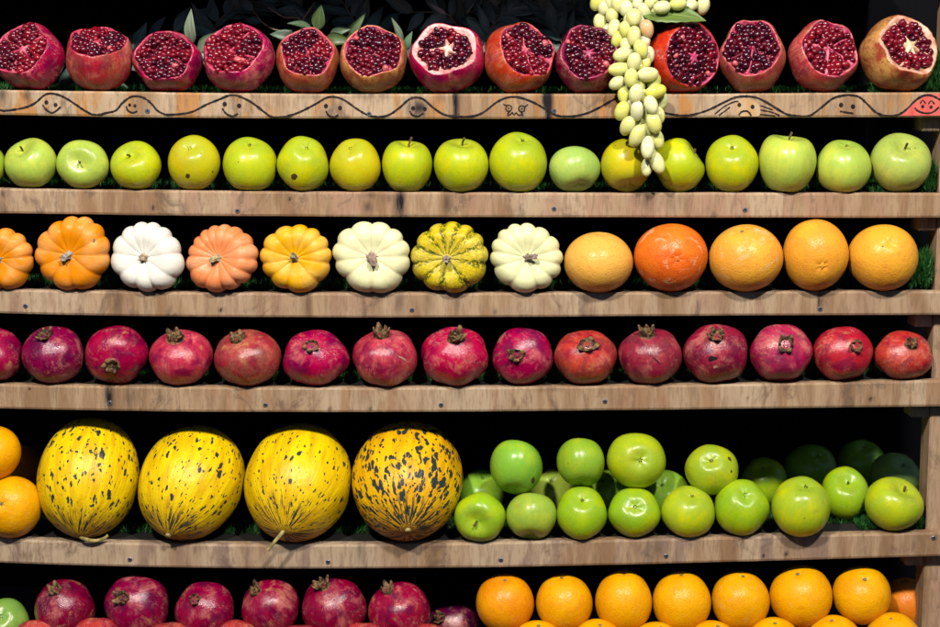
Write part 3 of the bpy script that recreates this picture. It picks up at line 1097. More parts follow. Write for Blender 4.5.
def cut_pom_parts(seed, color, pith, cut=0.47, alpha=1.0, core=0.16, gaps=0.03, red=0.35, star=6, missing=0.0, rimw=0.075):
    r = np.random.default_rng(seed)
    base = pom_shape(seed)
    ph0 = r.uniform(0, 6.28)
    tc = math.acos(min(0.99, cut / 0.88))
    poly = r.uniform(-1, 1, 3)

    def wob(p):
        return 1 + 0.035 * np.cos(5 * p + ph0) + 0.022 * poly[0] * np.cos(2 * p + 1) + 0.025 * poly[1] * np.cos(3 * p + 2)

    nph = 60
    # profile rows: (theta) for outside from the bottom up to the cut, then lip rows
    v, f, T, P = grid_sphere(30, nph, base, tc, math.pi, cap0=False)
    loc = v.copy()
    w = wob(P)
    amt = np.clip((v[:, 2] + 0.5) / 1.0, 0, 1)
    v[:, :2] *= (1 + (w - 1) * amt)[:, None]
    v = lump(v, seed, 0.022, 1.6)
    # keep the cut plane flat-ish but slightly uneven
    rim = v[:nph].copy()
    zc = rim[:, 2].mean()
    uneven = 0.024 * np.cos(2 * P[:nph] + ph0) + 0.014 * np.cos(5 * P[:nph]) + 0.008 * r.normal(size=nph)
    v[:nph, 2] = zc + uneven
    rim = v[:nph].copy()
    V = list(v)
    F = list(f)
    # lip rounds over to the inside
    prev = list(range(nph))
    lipT, lipP = [], []
    for (s, dz) in ((0.985, 0.014), (0.965, 0.016)):
        row = []
        for j in range(nph):
            row.append(len(V))
            V.append(np.array([rim[j, 0] * s, rim[j, 1] * s, rim[j, 2] + dz]))
        for j in range(nph):
            k = (j + 1) % nph
            F.append((prev[j], prev[k], row[k], row[j]))
        prev = row
    V = np.array(V)
    Tn = np.concatenate([T, np.full(2 * nph, tc)])
    Pn = np.concatenate([P, P[:nph], P[:nph]])
    locn = np.vstack([loc, V[len(v):]])
    parts = [('rind', V, F, 'rind', {'loc': locn, 'pc': polar_attr(Tn, Pn)}, (*color, alpha))]
    # pith face: rim ring, shallow bowl, star-shaped core
    rings = [(0.967, 0.0155), (0.94, 0.012), (1 - rimw, -0.004), (0.95 - rimw, -0.09), (0.5, -0.12), (0.28, -0.11), (0.0, -0.10)]
    PV, PF = [], []
    rows = []
    for s, dz in rings[:-1]:
        row = []
        for j in range(nph):
            row.append(len(PV))
            PV.append((rim[j, 0] * s, rim[j, 1] * s, rim[j, 2] * (1 if s > 0.8 else 0) + (0 if s > 0.8 else zc) + dz))
        rows.append(row)
    for a, b in zip(rows[:-1], rows[1:]):
        for j in range(nph):
            k = (j + 1) % nph
            PF.append((a[j], a[k], b[k], b[j]))
    c = len(PV)
    PV.append((0, 0, zc - 0.10))
    for j in range(nph):
        PF.append((rows[-1][j], rows[-1][(j + 1) % nph], c))
    PV = np.array(PV)
    parts.append(('pith', PV, PF, 'pith', {'loc': PV}, pith))
    # star core with short ridges (membranes) running out to the rim
    sa = np.sort(r.uniform(-0.28, 0.28, star) + np.arange(star) * 2 * math.pi / star) + ph0
    Rf = rim[:, :2]
    rimr = np.hypot(Rf[:, 0], Rf[:, 1])
    rima = np.arctan2(Rf[:, 1], Rf[:, 0])
    order = np.argsort(rima)
    RA, RR = rima[order], rimr[order]
    rad_at = lambda a: float(np.interp((a + math.pi) % (2 * math.pi) - math.pi, RA, RR, period=2 * math.pi))
    ox, oy = r.normal(size=2) * 0.04
    CV, CF = [], []
    CV.append((ox, oy, zc + 0.035))
    m2 = star * 4
    for lev, (sc_, dz) in enumerate(((0.55, 0.035), (1.0, 0.015), (1.25, -0.07))):
        for j in range(m2):
            ang = np.interp(j / 4.0, np.arange(star + 1), np.append(sa, sa[0] + 2 * math.pi))
            kk = (j % 4) / 4.0
            pt = 1.0 - 0.55 * math.sin(kk * math.pi) if j % 4 else 1.25
            CV.append((ox + core * sc_ * pt * math.cos(ang), oy + core * sc_ * pt * math.sin(ang), zc + dz))
    for j in range(m2):
        k = (j + 1) % m2
        CF.append((0, 1 + j, 1 + k))
        for lev in range(2):
            a = 1 + lev * m2
            b = 1 + (lev + 1) * m2
            CF.append((a + j, b + j, b + k, a + k))
    CV = np.array(CV)
    if core > 0.03:
        parts.append(('core', CV, CF, 'pith', {'loc': CV}, (min(1, pith[0] * 1.1), min(1, pith[1] * 1.4), min(1, pith[2] * 1.25)), 1))
    MV, MF = [], []
    wide = []
    for i, a in enumerate(sa):
        if gaps < 0.006:
            break
        wd = gaps * r.uniform(0.3, 1.5) * (1 if r.uniform() < 0.75 else 0.2)
        wide.append(wd)
        Rm = rad_at(a) * (0.97 - rimw)
        bend = r.normal() * 0.10
        k0 = len(MV)
        ns = 6
        for q in range(ns):
            s = core * 0.7 + (Rm - core * 0.7) * q / (ns - 1)
            aa = a + bend * math.sin(q / (ns - 1) * math.pi)
            cx_, cy_ = s * math.cos(aa) + ox * (1 - q / (ns - 1)), s * math.sin(aa) + oy * (1 - q / (ns - 1))
            nx_, ny_ = -math.sin(aa), math.cos(aa)
            hh = wd * (0.55 + 0.5 * abs(q / (ns - 1) - 0.5))
            MV += [(cx_ - nx_ * hh * 1.5, cy_ - ny_ * hh * 1.5, zc - 0.07), (cx_ - nx_ * hh * .5, cy_ - ny_ * hh * .5, zc + 0.012), (cx_ + nx_ * hh * .5, cy_ + ny_ * hh * .5, zc + 0.012), (cx_ + nx_ * hh * 1.5, cy_ + ny_ * hh * 1.5, zc - 0.07)]
        for q in range(ns - 1):
            for e in range(3):
                MF.append((k0 + q * 4 + e, k0 + q * 4 + e + 1, k0 + (q + 1) * 4 + e + 1, k0 + (q + 1) * 4 + e))
    if MV:
        MV = np.array(MV)
        parts.append(('membrane', MV, MF, 'pith', {'loc': MV}, pith, 1))
    # seeds
    sp = 0.146
    SV, SF, ST, SL = [], [], [], []
    iv, iff = ICO2
    reds = {}
    holes = [(r.uniform(0.25, 0.6), r.uniform(0, 6.28), r.uniform(0.12, 0.2)) for _ in range(int(missing))]
    for iy in range(-9, 10):
        for ix in range(-9, 10):
            x = (ix + 0.5 * (iy % 2)) * sp + r.normal() * 0.026
            y = iy * sp * 0.88 + r.normal() * 0.026
            a = math.atan2(y - oy, x - ox)
            d = math.hypot(x, y)
            dc = math.hypot(x - ox, y - oy)
            Rm = rad_at(math.atan2(y, x)) * (1 - rimw)
            if d > Rm - 0.035:
                continue
            dif = (a - sa + math.pi) % (2 * math.pi) - math.pi
            i = int(np.argmin(np.abs(dif)))
            sect = int(np.sum(((a - sa[0]) % (2 * math.pi)) > ((sa - sa[0]) % (2 * math.pi)) - 1e-9)) % star
            if core > 0.03 and dc < core * (0.72 + 0.45 * max(0, 1 - abs(dif[i]) * 3)) + 0.04:
                continue
            lat = abs(dif[i]) * dc
            if wide and lat < wide[i] * 0.55 + 0.02 and wide[i] > 0.012:
                continue
            if any((x - h * math.cos(b)) ** 2 + (y - h * math.sin(b)) ** 2 < q * q for h, b, q in holes):
                continue
            if sect not in reds:
                reds[sect] = float(np.clip(r.normal(red * 0.72, 0.13), 0.02, 0.8))
            size = 0.088 * r.uniform(0.78, 1.22)
            el = r.uniform(1.0, 1.5)
            # bulge of the sector: seeds in the middle of a compartment sit prouder
            bul = 0.03 * min(1.0, lat / 0.2) * (1 - (d / Rm) ** 4) + r.normal() * 0.014
            ax = r.normal(size=3) * np.array([1, 1, 0.55])
            B = basis(ax, r.uniform(0, 6.28))
            q = iv * np.array([1, 1, el]) * size
            # a faintly faceted, wedge-shaped seed
            q = q * (1 + 0.10 * np.cos(3 * np.arctan2(iv[:, 1], iv[:, 0])) * (1 - iv[:, 2] ** 2))[:, None]
            q = q @ B.T + np.array([x, y, zc - 0.015 + bul])
            k = len(SV) * len(iv)
            SV.append(q)
            SF += [tuple(t + k for t in ff) for ff in iff]
            tv = float(np.clip(reds[sect] + r.normal() * 0.13, 0, 0.9))
            if r.uniform() < 0.012:
                tv = 1.0
            ST.append(np.full(len(iv), tv))
    jv, jf = ICO1
    nb = 0
    off = sum(len(q) for q in SV)
    for iy in range(-8, 9):
        for ix in range(-8, 9):
            x = (ix + 0.5 * (iy % 2) + 0.5) * 0.135 + r.normal() * 0.01
            y = (iy + 0.45) * 0.135 * 0.88 + r.normal() * 0.01
            if math.hypot(x, y) > rad_at(math.atan2(y, x)) * (1 - rimw) - 0.07 or (core > 0.03 and math.hypot(x - ox, y - oy) < core * 0.9):
                continue
            SV.append(jv * 0.078 * r.uniform(0.9, 1.15) + np.array([x, y, zc - 0.085]))
            SF += [tuple(t + off + nb for t in ff) for ff in jf]
            nb += len(jv)
            ST.append(np.full(len(jv), float(np.clip(r.normal(red * 0.6, 0.1), 0, 0.6))))
    SV = np.vstack(SV)
    parts.append(('seeds', SV, SF, 'seed', {'loc': SV, 'tint': np.concatenate(ST)}, None, 1))
    return parts


def pumpkin_parts(seed, color, ribs=11, depth=0.62, alpha=1.0, stem=(0.13, 0.22), stem_col=(0.42, 0.33, 0.24), sharp=0.095, up=0.0):
    r = np.random.default_rng(seed)
    p0 = r.uniform(0, 6.28)
    w2, w3 = r.uniform(0.06, 0.14), r.uniform(0, 6.28)
    ribamp = r.uniform(0.85, 1.15, 40)

    def ribv(p):
        q = p + 0.30 * np.cos(p - up) * 0 + 0.26 * np.sin(p - up) + w2 * np.sin(2 * p + w3)
        return np.abs(np.cos(ribs * q / 2 + p0))

    def fn(t, p):
        rb = ribv(p) ** 0.62
        s = np.sin(t)
        groove = sharp * (1 - rb) * (0.28 + 0.72 * s)
        rad = s ** 0.78 * (1 - groove) * (1 + 0.03 * np.cos(2 * p + p0) + 0.02 * np.cos(3 * p + w3))
        top = np.cos(t) >= 0
        z = depth * np.cos(t) * (1 - 0.55 * groove * 1.6)
        z = z - 0.26 * np.exp(-(t / 0.50) ** 2) * (np.cos(t) > 0) + 0.14 * np.exp(-((math.pi - t) / 0.4) ** 2)
        return np.stack([rad * np.cos(p), rad * np.sin(p), z], 1)
    v, f, T, P = grid_sphere(40, 132, fn)
    loc = v.copy()
    v = lump(v, seed, 0.018, 1.4)
    tint = ribv(P)
    parts = [('shell', v, f, 'pumpkin', {'loc': loc, 'pc': polar_attr(T, P), 'tint': tint}, (*color, alpha))]
    z0 = depth - 0.26
    sr, sl = stem[0] * 0.62, stem[1] * 0.85
    a = r.uniform(0, 6.28)
    n = 25
    SV, SF = [], []
    levels = [(-0.05, 1.75, 0), (0.04, 1.25, 0.05), (0.5, 0.85, 0.35), (0.85, 0.85, 0.9), (1.0, 0.95, 1.1), (1.0, 0.7, 1.1)]
    bend = r.uniform(0.0, 0.8) * sl
    for hh, rr, b in levels:
        for j in range(n):
            t = 2 * math.pi * j / n
            q = sr * rr * (1 + 0.22 * math.cos(5 * t))
            SV.append((q * math.cos(t) + bend * b * math.cos(a), q * math.sin(t) + bend * b * math.sin(a), z0 + sl * hh - (0.06 if rr == 0.7 else 0) * sl + 0.01 * r.normal()))
    for i in range(len(levels) - 1):
        for j in range(n):
            k = (j + 1) % n
            SF.append((i * n + j, i * n + k, (i + 1) * n + k, (i + 1) * n + j))
    SF.append(tuple((len(levels) - 1) * n + j for j in range(n)))
    SV = np.array(SV)
    parts.append(('stem', SV, SF, 'stem', {'loc': SV}, stem_col))
    return parts


def melon_parts(seed, color, dens, stem_path=None):
    r = np.random.default_rng(seed)

    def fn(t, p):
        rad = np.sin(t) ** 0.95 * (1 + 0.008 * np.cos(9 * p) * np.sin(t))
        z = 1.22 * np.cos(t) + 0.05 * np.exp(-(t / 0.2) ** 2)
        return np.stack([rad * np.cos(p), rad * np.sin(p), z], 1)
    v, f, T, P = grid_sphere(60, 90, fn)
    loc = v.copy()
    v = lump(v, seed, 0.016, 1.2)
    parts = [('rind', v, f, 'melon', {'loc': loc, 'pc': polar_attr(T, P)}, (*color, dens))]
    if stem_path is None:
        stem_path = [(0, 0, 1.21), (0, 0, 1.27), (0.01, 0.0, 1.31)]
        rad = [0.085, 0.06, 0.055]
        tv, tf = tube(stem_path, rad, 9)
    else:
        sp = smooth_path(stem_path, 5)
        rad = list(np.linspace(0.045, 0.028, len(sp)))
        rad[0] = 0.08
        rad[-1] = 0.036
        tv, tf = tube(sp, rad, 9)
    parts.append(('stem', tv, tf, 'stem', {'loc': tv}, (0.45, 0.36, 0.13)))
    return parts


def pole_dir(box_px, pole, lift=1.02):
    if pole is None:                         # stalk end turned up and away
        return UP * 0.86 + FWD * 0.48 + RIGHT * random.uniform(-0.2, 0.2)
    x0, x1, y0, y1 = box_px
    return screen_dir((pole[0] - (x0 + x1) / 2) / ((x1 - x0) / 2) * 1.02, -(pole[1] - (y0 + y1) / 2) / ((y1 - y0) / 2) * lift)


# ------------------------------------------------------------------ row 1: cut pomegranates
CRIM, DEEP, REDO, TAN = (0.42, 0.012, 0.045), (0.30, 0.008, 0.035), (0.60, 0.055, 0.03), (0.50, 0.12, 0.045)
PINK, ROSE, CREAM, WINE = (0.62, 0.10, 0.15), (0.50, 0.045, 0.10), (0.80, 0.42, 0.36), (0.36, 0.03, 0.09)
ROW1 = [
    ((-3, 65, 22, 91), (25.5, 50), CRIM, PINK, dict(core=0.17, red=0.36, gaps=0.028), 'crimson cut-open pomegranate with a small tan core, at the far end from the grapes'),
    ((66, 133, 26, 91), (101, 44), (0.46, 0.03, 0.035), ROSE, dict(core=0.16, red=0.16, gaps=0.028, alpha=0.8), 'cut-open pomegranate tipped back so its dark seeds face upward'),
    ((133, 203, 31, 91), (167, 56), CRIM, ROSE, dict(core=0.0, red=0.30, gaps=0.02, missing=1), 'low cut-open pomegranate with a dark hollow among its seeds, beside the upright pale leaf'),
    ((204, 275, 23, 91), (236, 49), (0.45, 0.012, 0.06), (0.62, 0.08, 0.14), dict(core=0.06, red=0.45, gaps=0.02), 'magenta cut-open pomegranate with bright red seeds above the broadest smiling doodle'),
    ((276, 339, 27, 92), (309, 53), (0.52, 0.07, 0.05), PINK, dict(core=0.07, red=0.24, gaps=0.02, missing=1, alpha=0.55), 'small cut-open pomegranate with orange-brown rind below the bare pale twigs'),
    ((340, 407, 25, 93), (374, 52), TAN, (0.60, 0.12, 0.16), dict(core=0.0, red=0.10, gaps=0.02, alpha=0.05), 'cut-open pomegranate with mustard-tan rind and near-black purple seeds'),
    ((409, 484, 23, 93), (444, 50), (0.50, 0.015, 0.06), (0.86, 0.44, 0.40), dict(core=0.22, red=0.24, gaps=0.085, star=5, rimw=0.17), 'cut-open pomegranate with thick pale pink pith and a cream star core'),
    ((484, 555, 22, 93), (527, 51), (0.62, 0.085, 0.035), PINK, dict(core=0.16, red=0.18, gaps=0.028, cut=0.50, missing=1, alpha=0.75), 'cut-open pomegranate with orange-red rind above the goggle-eyed doodle'),
    ((555, 621, 25, 92), (587, 53), DEEP, WINE, dict(core=0.20, red=0.14, gaps=0.006), 'deep crimson cut-open pomegranate touching the shaded side of the grape bunch'),
    ((647, 719, 20, 91), (691, 56), (0.66, 0.075, 0.03), (0.52, 0.05, 0.13), dict(core=0.19, red=0.16, gaps=0.028, cut=0.46, alpha=0.9), 'cut-open pomegranate with scarlet rind under the grape leaf'),
    ((718, 785, 20, 92), (748, 50), (0.44, 0.04, 0.05), (0.56, 0.09, 0.14), dict(core=0.05, red=0.14, gaps=0.03, missing=1, alpha=0.7), 'cut-open pomegranate with three dark seed lobes above the frowning doodle'),
    ((788, 857, 20, 92), (826, 51), (0.50, 0.05, 0.05), (0.66, 0.16, 0.22), dict(core=0.05, red=0.42, gaps=0.055, missing=1, star=5, alpha=0.85), 'cut-open pomegranate with bright seeds and wide pink membranes above the straight-mouthed doodle'),
    ((859, 937, 15, 91), (905, 46), TAN, (0.84, 0.50, 0.36), dict(core=0.24, red=0.33, gaps=0.05, alpha=0.0, rimw=0.15, cut=0.48), 'largest cut-open pomegranate with leathery tan rind and a grey-white star core'),
]
for i, (bx, fc, colr, pith, kw, lab) in enumerate(ROW1):
    x0, x1, y0, y1 = bx
    cx, cy = (x0 + x1) / 2, (y0 + y1) / 2
    q = (x1 - x0) / 2 * 0.54
    nx, nz = (fc[0] - cx) / q, -(fc[1] - cy) / q
    l = math.hypot(nx, nz)
    if l > 0.80:
        nx, nz = nx / l * 0.80, nz / l * 0.80
    place('cut_pomegranate', lab, 'pomegranate', bx, screen_dir(nx, nz), cut_pom_parts(100 + i, colr, pith, **kw), 1, Yc=0.024)

# ------------------------------------------------------------------ row 2: apples
YG, YE, PG, GR = (0.46, 0.54, 0.006), (0.58, 0.53, 0.004), (0.42, 0.56, 0.07), (0.30, 0.46, 0.05)
BR = (0.10, 0.06, 0.03)
G2 = 'apples on the second shelf'
ROW2 = [
    ((-47, 5, 142, 188), (-20, 150), (0.34, 0.48, 0.03), 'calyx', 'yellow-green apple at the far end of the second shelf, above the orange pumpkin end', ()),
    ((5.5, 57, 138, 189), (24, 147), PG, 'stem', 'pale green apple with a faint bruise above the plain orange pumpkin end', ()),
    ((57, 109.5, 140, 190), (84, 164), PG, 'stem', 'pale green apple turned so its deep stem hollow faces out', ()),
    ((110.5, 161, 141, 191), (131, 153), YG, 'stem', 'round green apple with a thin upright stem above the white pumpkin', ()),
    ((168, 220, 135, 191), (193, 149), YE, 'calyx', 'yellow apple with one dark round spot, standing apart from its neighbours', ((189.5, 175, 2.2, 2.2, 0, BR), (212, 171, 1, 1.2, 0, BR))),
    ((223, 277, 137, 192), (252, 144), YG, 'calyx', 'yellow-green apple above the gap between salmon and yellow pumpkins', ()),
    ((277, 328.5, 136, 192), (309, 148), YG, 'calyx', 'tall yellow-green apple with a brown wormhole above the deep yellow pumpkin', ((294, 176, 3.2, 3.8, 0.3, (0.12, 0.06, 0.03)),)),
    ((329.5, 380.5, 138.5, 192), (351, 148), YE, 'calyx', 'clear yellow apple above the large cream pumpkin', ()),
    ((382, 432.5, 141, 192), (410, 143), YG, 'stem', 'yellow-green apple with a short dark stem beside a black knot in the board', ()),
    ((434, 488.5, 139, 192.5), (462, 142), YG, 'stem', 'broad yellow-green apple above the mottled green and yellow pumpkin', ()),
    ((489, 547, 132, 192.5), (522, 139), YG, 'calyx', 'largest yellow-green apple, above the pale yellow pumpkin', ()),
    ((549, 600.5, 146, 192.5), None, (0.33, 0.50, 0.09), 'stem', 'low squat pale green apple above the grapefruit nearest the pumpkins', ()),
    ((601, 651, 138.5, 192.5), None, YE, 'stem', 'yellow apple partly hidden by the tip of the hanging grapes', ()),
    ((652, 704.5, 138, 192.5), (700, 150), YG, 'stem', 'yellow-green apple with a pale sheen beside the tip of the grapes', ()),
    ((706, 758.5, 135, 192), (729, 147), YG, 'calyx', 'yellow-green apple above the scarred pale orange grapefruit', ()),
    ((759, 815.5, 135, 192.5), (790, 134), PG, 'stem', 'big pale green apple with a notched crown', ()),
    ((816, 870.5, 140, 192.5), (844, 144), PG, 'calyx', 'pale green apple between two larger apples, above the smooth grapefruit pair', ()),
    ((870.5, 930, 133, 192), (902, 143), (0.42, 0.52, 0.09), 'stem', 'largest pale apple with a golden flank, next to the post', ()),
]
for i, (bx, pole, colr, end, lab, marks) in enumerate(ROW2):
    place('apple', lab, 'apple', bx, pole_dir(bx, pole), apple_parts(200 + i, colr, end), 2, Yc=0.018 + 0.003 * ((i * 7) % 3 - 1), group=G2, marks=marks)

# ------------------------------------------------------------------ row 3: pumpkins and grapefruit
ROW3P = [
    ((-32, 33.8, 228, 289), (1, 262), (0.78, 0.25, 0.001), dict(ribs=10), 'small plain orange pumpkin at the far end from the grapefruit'),
    ((35, 110.5, 216, 291), (69, 258), (0.80, 0.25, 0.001), dict(ribs=11, stem_col=(0.42, 0.36, 0.30)), 'bright orange ribbed pumpkin with a small scratch on its shoulder'),
    ((111, 185, 222, 291.5), (143.5, 258), (0.80, 0.77, 0.66), dict(ribs=11, stem_col=(0.55, 0.42, 0.28), stem=(0.15, 0.12)), 'pure white ribbed pumpkin with a flat tan stem'),
    ((186, 258.8, 224.5, 292), (216, 257), (0.80, 0.255, 0.085), dict(ribs=14, sharp=0.09, stem_col=(0.55, 0.45, 0.25)), 'salmon-pink ribbed pumpkin beside the white one'),
    ((260, 332, 224.5, 293), (295.5, 261), (0.82, 0.40, 0.001), dict(ribs=11, stem_col=(0.42, 0.36, 0.22)), 'deep yellow ribbed pumpkin with a small round stem'),
    ((332.5, 410, 221.5, 293), (370, 259), (0.80, 0.76, 0.42), dict(ribs=10, stem=(0.16, 0.24), stem_col=(0.42, 0.30, 0.24)), 'cream ribbed pumpkin with a thick bent stem'),
    ((410.5, 488.3, 221.5, 293), (443, 260), (0.76, 0.56, 0.012), dict(ribs=11, alpha=0.0, stem=(0.11, 0.40), stem_col=(0.46, 0.38, 0.30)), 'yellow pumpkin mottled with green and a curled grey stem'),
    ((490, 563, 223, 292.5), (527.5, 259), (0.78, 0.76, 0.40), dict(ribs=12, stem=(0.12, 0.30), stem_col=(0.40, 0.30, 0.24)), 'pale yellow pumpkin with a pointed stem beside the grapefruit'),
]
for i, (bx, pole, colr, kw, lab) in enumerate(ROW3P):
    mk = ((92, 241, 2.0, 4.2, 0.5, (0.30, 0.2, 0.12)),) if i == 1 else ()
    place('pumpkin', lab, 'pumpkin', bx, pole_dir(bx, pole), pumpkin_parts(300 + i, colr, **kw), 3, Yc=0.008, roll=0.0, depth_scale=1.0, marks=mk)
ROW3G = [
    ((564, 633, 232.5, 292), (600, 226), (0.86, 0.43, 0.07, 0.1), 'none', 0.86, 'smooth squat yellow-orange grapefruit next to the pale yellow pumpkin'),
    ((634, 707.5, 223.5, 291), (673, 260), (0.80, 0.165, 0.012, 1.0), 'navel', 0.92, 'deep orange-red grapefruit with a rough scarred face'),
    ((709, 782.5, 224.5, 291), (738, 231), (0.88, 0.40, 0.04, 1.0), 'button', 0.92, 'yellow-orange grapefruit with pale scars over its shoulder'),
    ((783.5, 848, 219, 289), (816, 266), (0.88, 0.385, 0.03, 0.15), 'navel', 1.0, 'tall upright grapefruit with a faint navel, leaning between its neighbours'),
    ((848, 917.5, 224.5, 291), (883, 244), (0.88, 0.40, 0.030, 0.1), 'none', 0.95, 'smooth round grapefruit with one tiny dark dot, next to the post'),
]
for i, (bx, pole, colr, end, fl, lab) in enumerate(ROW3G):
    mk = ((883.3, 246, 0.9, 0.9, 0, (0.1, 0.05, 0.02)),) if i == 4 else ()
    place('grapefruit', lab, 'grapefruit', bx, pole_dir(bx, pole), citrus_parts(340 + i, colr, end, fl), 3, Yc=0.010, marks=mk)

# ------------------------------------------------------------------ row 4: whole pomegranates
PK = (0.56, 0.06, 0.075)
ROW4 = [
    ((-45, 21, 326, 384), (-10, 338), (0.36, 0.012, 0.045), 1.0, 'crimson pomegranate at the far end from the post, beside the dark purple one'),
    ((23, 83.5, 326.5, 385), (50, 333), (0.26, 0.008, 0.05), 1.0, 'dark purple-red pomegranate below the scratched orange pumpkin'),
    ((86, 148, 325.5, 386), (118, 369), (0.42, 0.012, 0.04), 1.0, 'crimson pomegranate tipped forward with its crown low in front'),
    ((149, 212.5, 330, 387), (178, 335), PK, 1.0, 'pink pomegranate with a pale seam below the salmon pumpkin edge'),
    ((214.5, 281, 329.5, 388), (239, 335), (0.42, 0.04, 0.05), 0.75, 'brownish-red pomegranate with its crown set off to one side'),
    ((283, 349.5, 330, 387), (315, 343), (0.50, 0.010, 0.05), 1.0, 'bright cherry-red pomegranate below the deep yellow pumpkin'),
    ((352, 417.5, 330, 388), (383, 332), PK, 0.95, 'dusty pink pomegranate with a straw-coloured scratch'),
    ((421, 488.5, 326.5, 388), (456, 335), (0.54, 0.03, 0.06), 1.0, 'boxy rose-red pomegranate below the mottled pumpkin'),
    ((492, 553, 328, 387.5), (516, 356), (0.46, 0.010, 0.055), 1.0, 'magenta faceted pomegranate with its crown facing out low'),
    ((554, 617, 330.5, 386.5), (587, 344), (0.60, 0.09, 0.06), 0.85, 'pale orange-pink pomegranate with an open black crown'),
    ((618.5, 681.5, 329, 386), (645, 331), (0.36, 0.03, 0.055), 0.9, 'plum-red pomegranate with a closed tan crown and dark cracks'),
    ((683, 747.5, 323.5, 385), (713, 334), (0.32, 0.010, 0.035), 0.95, 'dark red pomegranate with a black split in its skin'),
    ((750, 812, 324, 384), (781, 344), (0.50, 0.012, 0.075), 0.9, 'magenta and tan pomegranate below the tall grapefruit'),
    ((813, 872.5, 326.5, 382.5), (850.5, 344), (0.54, 0.035, 0.035), 0.95, 'orange-red pomegranate beside the smallest one'),
    ((874, 931, 331, 381), (905.5, 341), (0.58, 0.07, 0.05), 0.85, 'smallest squat pomegranate, touching the post'),
]
for i, (bx, pole, colr, alpha, lab) in enumerate(ROW4):
    mk = ()
    if i == 6:
        mk = ((403, 360, 0.8, 7.0, 2.7, (0.62, 0.42, 0.2)),)
    if i == 11:
        mk = ((711, 357, 2.6, 4.8, 0.2, (0.012, 0.006, 0.008)), (714, 366, 1.5, 2, 0.2, (0.5, 0.3, 0.2)))
    if i == 10:
        mk = ((658, 360, 0.9, 5, 2.4, (0.08, 0.02, 0.03)),)
    ch = 0.26 if i in (10, 6, 7) else (0.17 if i in (2, 5, 8, 9, 12, 13, 14) else 0.20)
    place('pomegranate', lab, 'pomegranate', bx, pole_dir(bx, pole, 0.88), pom_parts(400 + i, colr, ch, 0.205 + 0.03 * (i % 3 == 0), alpha), 4, Yc=0.019, marks=mk)

# ------------------------------------------------------------------ row 5: oranges, melons, apples
place('orange', 'orange perched on another orange beside the first melon', 'orange', (-36, 20.5, 426, 481), screen_dir(-0.6, 0.5), citrus_parts(500, (0.88, 0.39, 0.001, 0.1), 'none'), 5, Yc=0.022, mode='free')
place('orange', 'orange with a dark stem scar on the melon shelf, holding up another orange', 'orange', (-18, 42, 477, 541), pole_dir((-18, 42, 477, 541), (9, 502)), citrus_parts(501, (0.88, 0.40, 0.001, 0.1), 'button'), 5, Yc=0.012)
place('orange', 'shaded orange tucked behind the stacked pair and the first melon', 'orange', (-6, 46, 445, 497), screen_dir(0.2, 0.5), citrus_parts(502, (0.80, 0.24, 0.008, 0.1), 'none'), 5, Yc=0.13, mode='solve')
MEL = [
    ((39, 138.5, 420, 545), (87, 536), (0.86, 0.60, 0.003), 0.86, [(0, 0, 1.20), (-0.02, -0.05, 1.31), (-0.10, -0.28, 1.34), (-0.12, -0.46, 1.28), (-0.10, -0.54, 1.22)], 'yellow spotted melon beside the oranges, its curled stem trailing sideways'),
    ((139.5, 244, 428, 545), (179, 530), (0.86, 0.60, 0.003), 0.80, None, 'yellow melon with fine spots and a short stub of a stem'),
    ((245, 351, 426, 546.5), (291.5, 524), (0.86, 0.60, 0.003), 0.72, [(0, 0, 1.20), (-0.03, 0.06, 1.32), (-0.14, 0.20, 1.44), (-0.22, 0.30, 1.54)], 'clearest yellow melon with few spots and a long bent stem hanging down'),
    ((352, 463, 424, 545), (409, 522), (0.84, 0.48, 0.003), 1.18, None, 'golden melon with bold black blotches, next to the green apples'),
]
for i, (bx, pole, colr, dens, sp, lab) in enumerate(MEL):
    n = pole_dir(bx, pole)
    x0, x1, y0, y1 = bx
    pr = melon_parts(520 + i, colr, dens)
    if sp is not None:
        pr = melon_parts(520 + i, colr, dens, sp)
    place('melon', lab, 'melon', bx, n, pr, 5, Yc=0.046, roll=0.0 if i != 0 else 0.0)
GA, GB, GD = (0.30, 0.50, 0.008), (0.40, 0.52, 0.012), (0.22, 0.47, 0.03)
GF = 'green apples along the front of the melon shelf'
FR = [
    ((454, 505.5, 492, 545), (475, 522), GA, 'stem', 'deck', 0.016, 'green apple with its stem hollow facing out, touching the blotched melon'),
    ((506, 556.5, 492, 544), None, (0.30, 0.45, 0.04), 'stem', 'deck', 0.016, 'plain green apple showing no hollow, beneath the scarred apple'),
    ((556.5, 606.8, 487.5, 543), (581.5, 497), GA, 'calyx', 'deck', 0.016, 'green apple with a small dry blossom end beneath the flat-faced apple'),
    ((608, 660, 489, 541), (633, 505), GA, 'calyx', 'deck', 0.016, 'green apple with a puckered blossom end beneath the widest raised apple'),
    ((661, 714.5, 486.5, 540), (690, 492.5), GB, 'calyx', 'deck', 0.016, 'yellow-green apple under the pitted raised apple, nearer the grapes side of the heap'),
    ((715, 769, 480, 538.5), (743, 492), GA, 'calyx', 'deck', 0.016, 'upright green apple in front of a half-shaded apple, beside the broadest front apple'),
    ((772, 830, 477, 537), (803.5, 483), GB, 'calyx', 'deck', 0.004, 'broadest pale front apple, casting a shadow on the shelf edge'),
    ((822, 868.5, 467, 520), (846, 477), GA, 'stem', 'solve', 0.1, 'green apple with a dark stem set back on the grass near the post'),
    ((865, 923, 478, 534), (904, 486), GB, 'stem', 'deck', 0.020, 'yellowish dented apple beside the post'),
]
for i, (bx, pole, colr, end, mode, yc, lab) in enumerate(FR):
    place('apple', lab, 'apple', bx, pole_dir(bx, pole), apple_parts(5400 + i, colr, end), 5, Yc=yc, mode=mode, group=GF)
GU = 'green apples raised on the front row'
